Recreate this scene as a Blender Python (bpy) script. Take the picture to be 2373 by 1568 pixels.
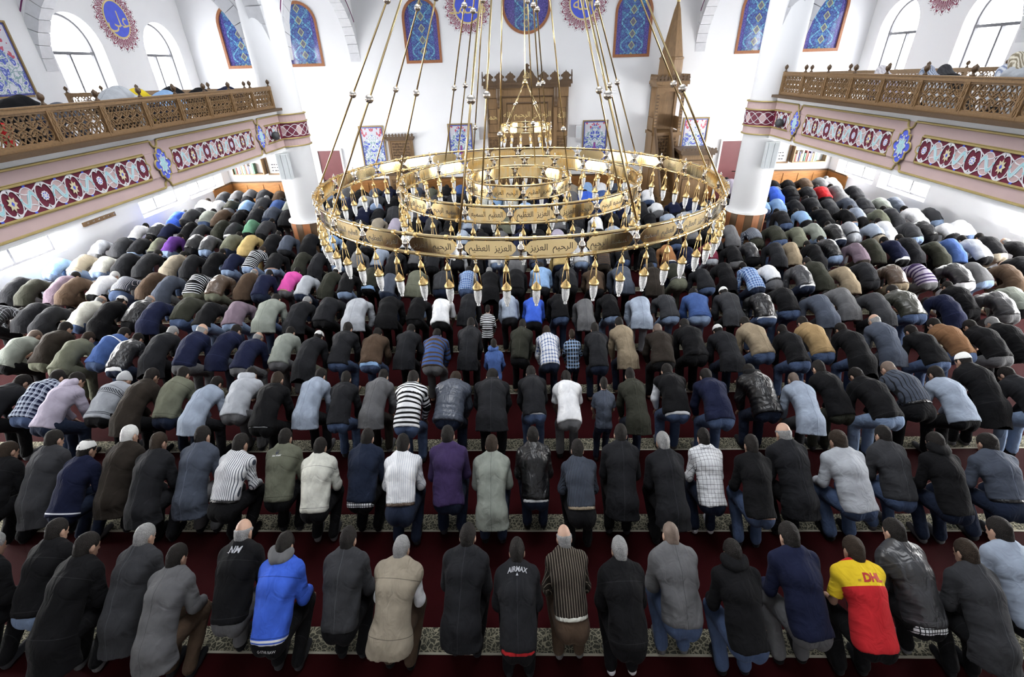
import bpy, bmesh, math, random
import numpy as np
from mathutils import Vector, Matrix
from mathutils.bvhtree import BVHTree
for o in list(bpy.data.objects): bpy.data.objects.remove(o)
S = bpy.context.scene
C = S.collection
rnd = random.Random(7)
# ------------------------------------------------------------------ camera
FPX, CX, CY, CAMH = 1100.0, 1186.5, 784.0, 4.7
YAW, PIT, ROL = .0342, .5213, -.02936
cF = np.array([-math.sin(YAW)*math.cos(PIT), math.cos(YAW)*math.cos(PIT), -math.sin(PIT)])
_r = np.array([math.cos(YAW), math.sin(YAW), 0]); _u = np.cross(_r, cF)
cR = _r*math.cos(ROL)+_u*math.sin(ROL); cU = _u*math.cos(ROL)-_r*math.sin(ROL)
cam = bpy.data.cameras.new('camera'); camo = bpy.data.objects.new('camera', cam); C.objects.link(camo)
cam.sensor_fit = 'HORIZONTAL'; cam.sensor_width = 36; cam.lens = 36*FPX/2373; cam.clip_start = .05; cam.clip_end = 200
camo.matrix_world = Matrix(((cR[0], cU[0], -cF[0], 0), (cR[1], cU[1], -cF[1], 0), (cR[2], cU[2], -cF[2], CAMH), (0, 0, 0, 1)))
S.camera = camo
def proj(p):
    v = np.array(p, float)-np.array([0, 0, CAMH]); z = v@cF
    return CX+FPX*(v@cR)/z, CY-FPX*(v@cU)/z
def x_at(px, Y, Z):
    a, b = -30.0, 30.0
    for _ in range(40):
        m = (a+b)/2
        if proj((m, Y, Z))[0] < px: a = m
        else: b = m
    return (a+b)/2
# ------------------------------------------------------------------ light and exposure
W = bpy.data.worlds.new('world'); S.world = W; W.use_nodes = True
W.node_tree.nodes['Background'].inputs[0].default_value = (.90, .95, 1, 1)
W.node_tree.nodes['Background'].inputs[1].default_value = 1.0
S.view_settings.view_transform = 'Standard'; S.view_settings.look = 'None'
S.view_settings.exposure = EXPO = 1.32; S.view_settings.gamma = 1.0; S.view_settings.use_curve_mapping = False
S.cycles.max_bounces = 6; S.cycles.diffuse_bounces = 3; S.cycles.glossy_bounces = 3; S.cycles.transmission_bounces = 2; S.cycles.caustics_reflective = False; S.cycles.caustics_refractive = False
WIN_UP, WIN_LOW, DOME = 4.6, 15.0, 450.0
def area(name, loc, aim, sx, sy, power, col=(1, 1, 1), shape='RECTANGLE'):
    l = bpy.data.lights.new(name, 'AREA'); l.shape = shape; l.size = sx; l.size_y = sy; l.energy = power; l.color = col
    o = bpy.data.objects.new(name, l); C.objects.link(o); o.location = loc
    o.rotation_euler = (Vector(aim)-Vector(loc)).to_track_quat('-Z', 'Y').to_euler()
    return o
area('dome_daylight', (0, 7.6, 12.4), (0, 7.6, 0), 7.0, 7.0, DOME, (.95, .97, 1), 'DISK')
# ------------------------------------------------------------------ materials
_M = {}
def nodes(m):
    m.use_nodes = True
    nt = m.node_tree
    return nt, nt.nodes, nt.links, nt.nodes['Principled BSDF']
def c4(c): return (c[0], c[1], c[2], 1)
def mat(key, col, rough=.6, metal=0, var=.12, scale=6, bump=0, bscale=40, spec=.5, emit=0, coat=0, stretch=None):
    if key in _M: return _M[key]
    m = bpy.data.materials.new(key); nt, N, L, B = nodes(m)
    tc = N.new('ShaderNodeTexCoord'); no = N.new('ShaderNodeTexNoise'); no.inputs['Scale'].default_value = scale; no.inputs['Detail'].default_value = 2
    src = tc.outputs['Object']
    if stretch:
        mp = N.new('ShaderNodeMapping'); mp.inputs['Scale'].default_value = stretch; L.new(src, mp.inputs[0]); src = mp.outputs[0]
    L.new(src, no.inputs['Vector'])
    mx = N.new('ShaderNodeMix'); mx.data_type = 'RGBA'
    mx.inputs[6].default_value = c4([min(1, v*(1-var)) for v in col]); mx.inputs[7].default_value = c4([min(1, v*(1+var)) for v in col])
    L.new(no.outputs[0], mx.inputs[0]); L.new(mx.outputs[2], B.inputs['Base Color'])
    B.inputs['Roughness'].default_value = rough; B.inputs['Metallic'].default_value = metal; B.inputs['Specular IOR Level'].default_value = spec
    if coat: B.inputs['Coat Weight'].default_value = coat
    if bump:
        nb = N.new('ShaderNodeTexNoise'); nb.inputs['Scale'].default_value = bscale; nb.inputs['Detail'].default_value = 1; L.new(src, nb.inputs['Vector'])
        bp = N.new('ShaderNodeBump'); bp.inputs['Strength'].default_value = bump; bp.inputs['Distance'].default_value = .02
        L.new(nb.outputs[0], bp.inputs['Height']); L.new(bp.outputs[0], B.inputs['Normal'])
    if emit:
        B.inputs['Emission Color'].default_value = c4(col); B.inputs['Emission Strength'].default_value = emit
    _M[key] = m; return m
def math_node(N, L, op, a, b=None):
    n = N.new('ShaderNodeMath'); n.operation = op
    for i, v in enumerate((a, b)):
        if v is None: continue
        if isinstance(v, (int, float)): n.inputs[i].default_value = v
        else: L.new(v, n.inputs[i])
    return n.outputs[0]
def mixc(N, L, fac, a, b):
    n = N.new('ShaderNodeMix'); n.data_type = 'RGBA'
    if isinstance(fac, (int, float)): n.inputs[0].default_value = fac
    else: L.new(fac, n.inputs[0])
    for i, v in ((6, a), (7, b)):
        if isinstance(v, (tuple, list)): n.inputs[i].default_value = c4(v)
        else: L.new(v, n.inputs[i])
    return n.outputs[2]
PLASTER = mat('plaster', (.80, .81, .83), .85, var=.02, scale=1.2, bump=.04, bscale=30)
CEIL = mat('ceiling_plaster', (.78, .80, .83), .9, var=.02)
STONE = mat('arch_stone', (.62, .63, .66), .8, var=.12, scale=9, bump=.1, bscale=50)
OAK = mat('carved_oak', (.205, .120, .052), .5, var=.35, scale=5, bump=.15, bscale=24, stretch=(6, 6, .8))
OAKD = mat('dark_oak', (.085, .048, .022), .5, var=.3, scale=5, bump=.15, bscale=24, stretch=(6, 6, .8))
WALNUT = mat('red_wood', (.30, .115, .045), .45, var=.3, scale=4, stretch=(5, 5, .6))
HONEY = mat('wainscot_wood', (.34, .15, .045), .4, var=.45, scale=3, bump=.1, stretch=(1.2, 1.2, 5))
GOLDP = mat('gold_paint', (.42, .33, .13), .45, .35, var=.15)
BRASS = mat('polished_brass', (.80, .62, .33), .10, 1.0, var=.06, scale=3)
BRASSR = mat('cast_brass', (.80, .58, .26), .28, 1.0, var=.2, scale=60, bump=.3, bscale=140)
STEEL = mat('nickel_ball', (.80, .74, .66), .08, 1.0, var=.04)
MAUVE = mat('mauve_paint', (.50, .37, .36), .7, var=.05)
BURG = mat('burgundy_paint', (.125, .006, .028), .6, var=.2, scale=12)
WHITEP = mat('white_paint', (.72, .71, .74), .6, var=.05)
CYANP = mat('pale_cyan_paint', (.36, .61, .66), .6, var=.08)
PINKP = mat('pink_paint', (.52, .37, .37), .6, var=.06)
BLUEP = mat('ultramarine_paint', (.075, .115, .66), .5, var=.15)
CREAMP = mat('cream_paint', (.66, .60, .40), .6, var=.1)
PURPLEP = mat('purple_line_paint', (.14, .01, .09), .6, var=.1)
DOORM = mat('maroon_door', (.16, .045, .05), .4, var=.1)
GREYBOX = mat('grey_box', (.50, .53, .55), .5, var=.05)
DARKBOX = mat('dark_plastic', (.05, .055, .06), .5, var=.1)
PAPER = mat('paper', (.8, .8, .78), .8, var=.04)
INK = mat('ink', (.04, .04, .05), .8, var=.05)
def glow(key, strength, col=(1, 1, 1)):
    if key in _M: return _M[key]
    m = bpy.data.materials.new(key); nt, N, L, B = nodes(m)
    tc = N.new('ShaderNodeTexCoord'); no = N.new('ShaderNodeTexNoise'); no.inputs['Scale'].default_value = .7
    L.new(tc.outputs['Object'], no.inputs['Vector'])
    B.inputs['Base Color'].default_value = (.8, .8, .8, 1); B.inputs['Emission Color'].default_value = c4(col)
    st = math_node(N, L, 'MULTIPLY', math_node(N, L, 'ADD', math_node(N, L, 'MULTIPLY', no.outputs[0], .3), .85), strength)
    L.new(st, B.inputs['Emission Strength']); _M[key] = m; return m
# ------------------------------------------------------------------ mesh helpers
class MB:
    def __init__(s): s.v = []; s.f = []
    def add(s, vs, fs, mtx=None):
        b = len(s.v)
        s.v += [tuple(mtx @ Vector(p)) for p in vs] if mtx is not None else [tuple(p) for p in vs]
        s.f += [tuple(i+b for i in q) for q in fs]; return s
    def box(s, c, d, mtx=None):
        x, y, z = d[0]/2, d[1]/2, d[2]/2
        vs = [(c[0]+a*x, c[1]+b*y, c[2]+e*z) for a in (-1, 1) for b in (-1, 1) for e in (-1, 1)]
        return s.add(vs, [(0, 1, 3, 2), (4, 6, 7, 5), (0, 4, 5, 1), (2, 3, 7, 6), (0, 2, 6, 4), (1, 5, 7, 3)], mtx)
    def b2(s, x0, x1, y0, y1, z0, z1): return s.box(((x0+x1)/2, (y0+y1)/2, (z0+z1)/2), (x1-x0, y1-y0, z1-z0))
    def tube(s, pts, r, n=8, closed=False, caps=True):
        P = [Vector(p) for p in pts]; m = len(P); vs = []; up = None
        for i, p in enumerate(P):
            a = P[(i-1) % m] if closed or i else p; b = P[(i+1) % m] if closed or i < m-1 else p
            t = (b-a)
            t = t.normalized() if t.length > 1e-9 else Vector((0, 0, 1))
            if up is None: up = Vector((0, 0, 1)) if abs(t.z) < .9 else Vector((1, 0, 0))
            e1 = t.cross(up)
            if e1.length < 1e-4: up = Vector((1, 0, 0)); e1 = t.cross(up)
            e1.normalize(); e2 = e1.cross(t).normalized()
            rr = r[i] if isinstance(r, (list, tuple)) else r
            vs += [tuple(p+(e1*math.cos(2*math.pi*k/n)+e2*math.sin(2*math.pi*k/n))*rr) for k in range(n)]
        fs = []
        for i in range(m if closed else m-1):
            j = (i+1) % m
            fs += [(i*n+k, i*n+(k+1) % n, j*n+(k+1) % n, j*n+k) for k in range(n)]
        if caps and not closed: fs += [tuple(range(n-1, -1, -1)), tuple((m-1)*n+k for k in range(n))]
        return s.add(vs, fs)
    def lathe(s, prof, n=16, c=(0, 0, 0), mtx=None, caps=True):
        vs = []; fs = []; m = len(prof)
        for r, z in prof: vs += [(c[0]+r*math.cos(2*math.pi*k/n), c[1]+r*math.sin(2*math.pi*k/n), c[2]+z) for k in range(n)]
        for i in range(m-1): fs += [(i*n+k, i*n+(k+1) % n, (i+1)*n+(k+1) % n, (i+1)*n+k) for k in range(n)]
        if caps: fs += [tuple(range(n-1, -1, -1)), tuple((m-1)*n+k for k in range(n))]
        return s.add(vs, fs, mtx)
    def ball(s, c, r, n=14, sz=1.0):
        return s.lathe([(max(1e-4, r*math.sin(math.pi*i/8)), -r*sz*math.cos(math.pi*i/8)) for i in range(9)], n, c)
    def prism(s, poly, t0, t1, mtx=None):
        n = len(poly)
        vs = [(x, y, t0) for x, y in poly]+[(x, y, t1) for x, y in poly]
        return s.add(vs, [tuple(range(n-1, -1, -1)), tuple(range(n, 2*n))]+[(i, (i+1) % n, n+(i+1) % n, n+i) for i in range(n)], mtx)
    def ribbon(s, pts, w, z0, z1, mtx=None, closed=False):
        m = len(pts); L_, R_ = [], []
        for i in range(m):
            a = pts[(i-1) % m] if closed or i else pts[i]; b = pts[(i+1) % m] if closed or i < m-1 else pts[i]
            dx, dy = b[0]-a[0], b[1]-a[1]; l = math.hypot(dx, dy) or 1
            ww = w[i] if isinstance(w, (list, tuple)) else w
            L_.append((pts[i][0]-dy/l*ww/2, pts[i][1]+dx/l*ww/2)); R_.append((pts[i][0]+dy/l*ww/2, pts[i][1]-dx/l*ww/2))
        vs = []
        for i in range(m): vs += [(*R_[i], z0), (*L_[i], z0), (*L_[i], z1), (*R_[i], z1)]
        fs = []
        for i in range(m if closed else m-1):
            j = (i+1) % m
            fs += [(4*i+k, 4*j+k, 4*j+(k+1) % 4, 4*i+(k+1) % 4) for k in range(4)]
        if not closed: fs += [(3, 2, 1, 0), (4*m-4, 4*m-3, 4*m-2, 4*m-1)]
        return s.add(vs, fs, mtx)
    def mesh(s, name, smooth=False):
        me = bpy.data.meshes.new(name); me.from_pydata(s.v, [], s.f)
        me.materials.append(None)
        if smooth: me.polygons.foreach_set('use_smooth', [True]*len(me.polygons))
        me.update(); return me
    def build(s, name, m, parent=None, smooth=False, loc=None, rz=0):
        return put(name, s.mesh(name, smooth), m, parent, loc, rz)
def put(name, me, m, parent=None, loc=None, rz=0, mtx=None):
    o = bpy.data.objects.new(name, me); C.objects.link(o)
    if parent is not None: o.parent = parent
    if mtx is not None: o.matrix_local = mtx
    else:
        if loc is not None: o.location = loc
        if rz: o.rotation_euler = (0, 0, rz)
    if m is not None:
        if not me.materials: me.materials.append(None)
        o.material_slots[0].link = 'OBJECT'; o.material_slots[0].material = m
    return o
def empty(name, loc=(0, 0, 0), rz=0, parent=None):
    o = bpy.data.objects.new(name, None); C.objects.link(o); o.location = loc; o.rotation_euler = (0, 0, rz); o.empty_display_size = .2
    if parent is not None: o.parent = parent
    return o
def tag(o, label=None, cat=None, group=None, kind=None):
    if label: o['label'] = label
    if cat: o['category'] = cat
    if group: o['group'] = group
    if kind: o['kind'] = kind
    return o
def struct(o, label=None): return tag(o, label, None, None, 'structure')
def plate(loops, t, name='plate'):
    """flat plate with holes (first loop outer), thickness t along z, as a mesh"""
    from mathutils.geometry import tessellate_polygon
    pts = [q for lp in loops for q in lp]; n = len(pts)
    tri = tessellate_polygon([[Vector((x, y, 0)) for x, y in lp] for lp in loops])
    vs = [(x, y, t/2) for x, y in pts]+[(x, y, -t/2) for x, y in pts]; fs = []
    for a, b, c in tri:
        cr = (pts[b][0]-pts[a][0])*(pts[c][1]-pts[a][1])-(pts[b][1]-pts[a][1])*(pts[c][0]-pts[a][0])
        if cr < 0: b, c = c, b
        fs += [(a, b, c), (n+c, n+b, n+a)]
    o = 0
    for li, lp in enumerate(loops):
        k = len(lp); ar = sum(lp[i][0]*lp[(i+1) % k][1]-lp[(i+1) % k][0]*lp[i][1] for i in range(k))
        for i in range(k):
            q = (o+i, n+o+i, n+o+(i+1) % k, o+(i+1) % k); fs.append(q if (ar > 0) == (li == 0) else q[::-1])
        o += k
    me = bpy.data.meshes.new(name); me.from_pydata(vs, [], fs); me.materials.append(None); me.update(); return me
_TX = {}
def text_mesh(txt, size, name='lettering', shear=0.0, res=3):
    key = (txt, shear)
    if key not in _TX:
        cu = bpy.data.curves.new(name, 'FONT'); cu.body = txt; cu.size = 1; cu.align_x = 'CENTER'; cu.align_y = 'CENTER'
        cu.resolution_u = res; cu.shear = shear; cu.fill_mode = 'FRONT'; cu.offset = .045 if txt == 'DHL' else .022 if shear else 0
        o = bpy.data.objects.new(name, cu); C.objects.link(o)
        dg = bpy.context.evaluated_depsgraph_get(); _TX[key] = bpy.data.meshes.new_from_object(o.evaluated_get(dg))
        bpy.data.objects.remove(o); bpy.data.curves.remove(cu)
    me = _TX[key].copy(); me.name = name; me.transform(Matrix.Scale(size, 4)); me.materials.clear(); me.materials.append(None); return me
AR_MUH, AR_ALL, AR_ALI = '\uFEAA\uFEE4\uFEA4\uFEE3', '\uFDF2', '\uFEF2\uFEE0\uFECB'
def word(*codes): return ''.join(chr(c) for c in codes)
AR_LINE = word(0xFEEA, 0xFEE0, 0xFEDF, 0xFE8D)+' '+word(0xFEE2, 0xFEF4, 0xFEA4, 0xFEAE, 0xFEDF, 0xFE8D)+' '+word(0xFEE6, 0xFEE4, 0xFEA3, 0xFEAE, 0xFEDF, 0xFE8D)
AR_BAND = [word(0xFEE2, 0xFEF4, 0xFEC8, 0xFECC, 0xFEDF, 0xFE8D), word(0xFEB0, 0xFEF3, 0xFEB0, 0xFECC, 0xFEDF, 0xFE8D), word(0xFEE2, 0xFEF4, 0xFEA4, 0xFEAE, 0xFEDF, 0xFE8D), word(0xFECC, 0xFEF4, 0xFEE4, 0xFEB4, 0xFEDF, 0xFE8D)]
for t_, s_ in [(AR_MUH, 0), (AR_ALL, 0), (AR_ALI, 0), (AR_LINE, 0)]+[(AR_BAND[i]+'  '+AR_BAND[(i+1) % 4], 0) for i in range(4)]+[('DHL', .25), ('=', .25), ('AIRMAX', .2), ('\u25b2', 0), ('NM', .3), ('--- -- ---', 0), ('\u2766', 0), ('Roc Arabi', .25), ('Dpm:JO', 0), ('G-STAR RAW', 0)]: text_mesh(t_, 1, shear=s_)
def circ(cx, cy, r, n=24, ry=None, a0=0): return [(cx+r*math.cos(a0+2*math.pi*k/n), cy+(ry or r)*math.sin(a0+2*math.pi*k/n)) for k in range(n)]
def arch(x0, x1, z0, z1, n=18):
    """round-headed outline: jambs up to the spring line, then a slightly pointed head reaching z1"""
    w = (x1-x0)/2; xc = (x0+x1)/2; zs = z1-w*1.02
    return [(x0, z0), (x1, z0)]+[(xc+w*math.cos(math.pi*k/n), zs+1.02*w*math.sin(math.pi*k/n)**.94) for k in range(n+1)]
# frames: local (x, y, z) of a plate -> world. back wall faces -Y; a left wall faces +X, a right wall faces -X
def onback(y): return Matrix(((1, 0, 0, 0), (0, 0, -1, y), (0, 1, 0, 0), (0, 0, 0, 1)))
def onleft(x): return Matrix(((0, 0, 1, x), (1, 0, 0, 0), (0, 1, 0, 0), (0, 0, 0, 1)))
def onright(x): return Matrix(((0, 0, -1, x), (1, 0, 0, 0), (0, 1, 0, 0), (0, 0, 0, 1)))
# ================================================================== the room
XW, YB, YN, ZC = 11.5, 19.0, -2.5, 9.4
ROW0, ROWP = 2.35, 1.335
def carpet_mat():
    m = bpy.data.materials.new('red_carpet'); nt, N, L, B = nodes(m)
    tc = N.new('ShaderNodeTexCoord'); n1 = N.new('ShaderNodeTexNoise'); n1.inputs['Scale'].default_value = 3; L.new(tc.outputs['Object'], n1.inputs['Vector'])
    n2 = N.new('ShaderNodeTexNoise'); n2.inputs['Scale'].default_value = 160; L.new(tc.outputs['Object'], n2.inputs['Vector'])
    f = math_node(N, L, 'ADD', math_node(N, L, 'MULTIPLY', n1.outputs[0], .6), math_node(N, L, 'MULTIPLY', n2.outputs[0], .4))
    L.new(mixc(N, L, f, (.0115, .0005, .0010), (.031, .0012, .0024)), B.inputs['Base Color']); B.inputs['Roughness'].default_value = .95
    B.inputs['Specular IOR Level'].default_value = .1
    bp = N.new('ShaderNodeBump'); bp.inputs['Strength'].default_value = .4; bp.inputs['Distance'].default_value = .01; L.new(n2.outputs[0], bp.inputs['Height']); L.new(bp.outputs[0], B.inputs['Normal'])
    return m
def border_mat():
    m = bpy.data.materials.new('carpet_border_weave'); nt, N, L, B = nodes(m)
    tc = N.new('ShaderNodeTexCoord'); no = N.new('ShaderNodeTexNoise'); no.inputs['Scale'].default_value = 9; no.inputs['Detail'].default_value = 1
    L.new(tc.outputs['Object'], no.inputs['Vector'])
    va = N.new('ShaderNodeVectorMath'); va.operation = 'ADD'; L.new(tc.outputs['Object'], va.inputs[0])
    sc = N.new('ShaderNodeVectorMath'); sc.operation = 'SCALE'; sc.inputs[3].default_value = .10; L.new(no.outputs[1], sc.inputs[0]); L.new(sc.outputs[0], va.inputs[1])
    vo = N.new('ShaderNodeTexVoronoi'); vo.feature = 'DISTANCE_TO_EDGE'; vo.inputs['Scale'].default_value = 26; L.new(va.outputs[0], vo.inputs['Vector'])
    v2 = N.new('ShaderNodeTexVoronoi'); v2.inputs['Scale'].default_value = 55; L.new(va.outputs[0], v2.inputs['Vector'])
    e = math_node(N, L, 'LESS_THAN', vo.outputs['Distance'], .085); d = math_node(N, L, 'LESS_THAN', v2.outputs['Distance'], .28)
    f = math_node(N, L, 'MAXIMUM', e, math_node(N, L, 'MULTIPLY', d, .6))
    L.new(mixc(N, L, f, (.05, .05, .038), (.26, .24, .175)), B.inputs['Base Color']); B.inputs['Roughness'].default_value = .95; B.inputs['Specular IOR Level'].default_value = .1
    return m
RED, BORD = carpet_mat(), border_mat()
EDGE = mat('carpet_edge_line', (.36, .34, .27), .95, var=.1)
fl = struct(MB().b2(-XW, XW, YN, YB, -.2, 0).build('floor', RED), 'deep red prayer carpet covering the hall floor')
bme = MB().b2(-XW+.06, XW-.06, 0, .225, .0005, .008).mesh('carpet_border'); eme = MB().b2(-XW+.06, XW-.06, -.02, 0, .0005, .009).mesh('border_edge')
for k in range(-2, 12):
    b = put('carpet_border', bme, BORD, fl, (0, ROW0+ROWP*k, 0)); put('border_edge', eme, EDGE, b)
# ---- walls -------------------------------------------------------
UPW = [(2.2, 3.9), (5.9, 7.6), (9.1, 10.8), (13.36, 15.06), (16.72, 18.42)]  # all but the far pair are unseen windows, added to supply light
LOWW = [(2.2, 4.2), (4.5, 6.5), (6.8, 8.8), (9.1, 11.25), (14.05, 16.15), (16.4, 18.5)]
BKW = [-9.70, -7.53, -3.40, 3.70, 7.82, 10.03]
GLOWU = glow('daylit_upper_glass', WIN_UP, (.97, .98, 1)); GLOWL = glow('daylit_lower_glass', WIN_LOW, (1, .99, .97))
FRAMEG = mat('grey_window_frame', (.10, .10, .11), .5, var=.05)
rect = lambda a, b, c, d: [(a, c), (b, c), (b, d), (a, d)]
wn = 0
for sd, fr, nm in ((-1, onleft, 'left'), (1, onright, 'right')):
    loops = [rect(YN, YB+.3, -.2, ZC)]+[arch(a, b, 3.95, 6.16) for a, b in UPW]+[rect(a, b, .98, 2.72) for a, b in LOWW]
    w = put('wall_'+nm, plate(loops, .5, 'wall_'+nm), PLASTER, mtx=fr(sd*(XW+.25))); struct(w)
    for grp, ups in ((UPW, 1), (LOWW, 0)):
        for a, b in grp:
            wn += 1
            r = struct(empty('window_%d' % wn)); r.matrix_world = fr(sd*(XW+.36)) @ Matrix.Translation(((a+b)/2, 0, 0)); h = (b-a)/2
            out = arch(-h, h, 3.95, 6.16) if ups else rect(-h, h, .98, 2.72)
            put('glass_pane', plate([out], .02), GLOWU if ups else GLOWL, r, (0, 0, -.04))
            inn = arch(-h+.05, h-.05, 4.0, 6.11) if ups else rect(-h+.05, h-.05, 1.03, 2.67)
            put('window_frame', plate([out, inn], .08), FRAMEG, r)
            m = MB()
            if ups: m.b2(-h+.04, h-.04, 5.24, 5.31, -.03, .05); m.b2(-.028, .028, 3.98, 5.24, -.03, .05)
            else: m.b2(-.03, .03, 1.0, 2.7, -.03, .05)
            m.build('mullion', FRAMEG, r)
# the nearer upper side windows are out of view, added as light sources; the back wall:
loops = [rect(-XW-.5, XW+.5, -.2, ZC)]+[arch(x-.62, x+.62, 4.85, 6.74) for x in BKW]+[circ(.14, 6.42, .82, 40)]
struct(put('wall_back', plate(loops, .4, 'wall_back'), PLASTER, mtx=onback(YB+.2)))
struct(MB().b2(-XW-.5, XW+.5, YN-.3, YN, -.2, ZC).build('wall_near', PLASTER))
loops = [rect(-XW-.5, XW+.5, YN-.3, YB+.4), circ(0, 7.4, 5.4, 48)]
struct(put('ceiling', plate(loops, .2, 'ceiling'), CEIL, loc=(0, 0, ZC+.1)))
struct(MB().lathe([(5.4, 0), (5.4, 1.0), (5.2, 2.2), (4.5, 3.6), (3.2, 4.7), (1.5, 5.3), (.01, 5.45)], 48, (0, 7.4, ZC), caps=False).build('ceiling_dome', CEIL, smooth=True))
def stained_mat():
    m = bpy.data.materials.new('stained_glass'); nt, N, L, B = nodes(m)
    tc = N.new('ShaderNodeTexCoord'); sp = N.new('ShaderNodeSeparateXYZ'); L.new(tc.outputs['Object'], sp.inputs[0]); x, y = sp.outputs[0], sp.outputs[1]
    ax = math_node(N, L, 'ABSOLUTE', x)
    mp = N.new('ShaderNodeCombineXYZ'); L.new(ax, mp.inputs[0]); L.new(y, mp.inputs[1])
    vo = N.new('ShaderNodeTexVoronoi'); vo.feature = 'DISTANCE_TO_EDGE'; vo.inputs['Scale'].default_value = 13; L.new(mp.outputs[0], vo.inputs['Vector'])
    v2 = N.new('ShaderNodeTexVoronoi'); v2.inputs['Scale'].default_value = 13; L.new(mp.outputs[0], v2.inputs['Vector'])
    col = mixc(N, L, math_node(N, L, 'FRACT', math_node(N, L, 'MULTIPLY', v2.outputs['Color'], 3.7)), (.050, .075, .25), (.075, .19, .34))
    col = mixc(N, L, math_node(N, L, 'GREATER_THAN', ax, .40), col, (.085, .070, .27))
    wv = math_node(N, L, 'SINE', math_node(N, L, 'MULTIPLY', y, 9.5))
    arc = math_node(N, L, 'LESS_THAN', math_node(N, L, 'ABSOLUTE', math_node(N, L, 'SUBTRACT', ax, math_node(N, L, 'ADD', .24, math_node(N, L, 'MULTIPLY', wv, .13)))), .03)
    col = mixc(N, L, arc, col, (.11, .29, .42))
    lead = math_node(N, L, 'LESS_THAN', vo.outputs['Distance'], .055)
    col = mixc(N, L, lead, col, (.03, .035, .13))
    fy = math_node(N, L, 'ABSOLUTE', math_node(N, L, 'SUBTRACT', math_node(N, L, 'FRACT', math_node(N, L, 'MULTIPLY', y, 3.0)), .5))
    dia = math_node(N, L, 'ADD', math_node(N, L, 'MULTIPLY', ax, 3.6), fy)
    col = mixc(N, L, math_node(N, L, 'LESS_THAN', dia, .40), col, (.30, .34, .16))
    col = mixc(N, L, math_node(N, L, 'LESS_THAN', dia, .30), col, (.10, .10, .14))
    e1 = math_node(N, L, 'LESS_THAN', math_node(N, L, 'ABSOLUTE', math_node(N, L, 'SUBTRACT', ax, .40)), .012)
    col = mixc(N, L, e1, col, (.05, .05, .2))
    L.new(col, B.inputs['Base Color']); B.inputs['Roughness'].default_value = .06; B.inputs['Specular IOR Level'].default_value = .6
    L.new(col, B.inputs['Emission Color']); B.inputs['Emission Strength'].default_value = .12
    return m
STAIN = stained_mat()
for x in BKW:
    wn += 1; r = struct(empty('window_%d' % wn)); r.matrix_world = onback(YB+.02) @ Matrix.Translation((x, 5.7, 0))
    out = arch(-.62, .62, -.85, 1.04); inn = arch(-.54, .54, -.76, .955)
    put('stained_pane', plate([inn], .02), STAIN, r, (0, 0, -.03)); put('window_frame', plate([out, inn], .09), WALNUT, r)
wn += 1; r = struct(empty('window_%d' % wn)); r.matrix_world = onback(YB+.02) @ Matrix.Translation((.14, 6.42, 0))
put('stained_pane', plate([circ(0, 0, .74, 40)], .02), STAIN, r, (0, 0, -.03)); put('window_frame', plate([circ(0, 0, .82, 40), circ(0, 0, .73, 40)], .09), WALNUT, r)
# wainscot planks along the back wall and the far ends of the side walls
for x0, x1 in ((-XW, -8.3), (-6.8, -5.3), (-3.95, -1.5), (1.8, 4.7), (6.75, 7.3), (8.15, XW)):
    t = struct(MB().b2(x0, x1, YB-.035, YB-.001, 0, .98).build('trim_1', HONEY)); MB().b2(x0, x1, YB-.06, YB-.001, .98, 1.03).build('cap_rail', OAKD, t)
    n = max(1, round((x1-x0)/.6)); pm = MB().b2(-.27*(x1-x0)/n/.6, .27*(x1-x0)/n/.6, -.02, 0, .12, .9).mesh('panel')
    for i in range(n): put('panel', pm, HONEY, t, (x0+(i+.5)*(x1-x0)/n, YB-.036, 0))
for sd in (-1, 1):
    t = struct(MB().b2(min(sd*XW, sd*(XW-.035)), max(sd*XW, sd*(XW-.035)), 17.7, YB-.07, 0, .98).build('trim_2', HONEY))
    MB().b2(min(sd*XW, sd*(XW-.06)), max(sd*XW, sd*(XW-.06)), 17.7, YB-.07, .98, 1.03).build('cap_rail', OAKD, t)
# doors in the back wall
for n, (x0, x1) in enumerate(((-7.80, -6.95), (7.34, 8.06))):
    d = struct(MB().b2(x0, x1, YB-.05, YB-.002, 0, 2.09).build('door_%d' % (n+1), DOORM))
    m = MB(); m.b2(x0-.06, x0, YB-.08, YB-.002, 0, 2.15); m.b2(x1, x1+.06, YB-.08, YB-.002, 0, 2.15); m.b2(x0, x1, YB-.08, YB-.002, 2.09, 2.15); m.build('door_frame', PLASTER, d)
    xh = x0+.12 if n == 0 else x1-.12
    MB().box((xh, YB-.09, 1.02), (.13, .03, .03)).build('door_handle', STEEL, d)
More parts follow.
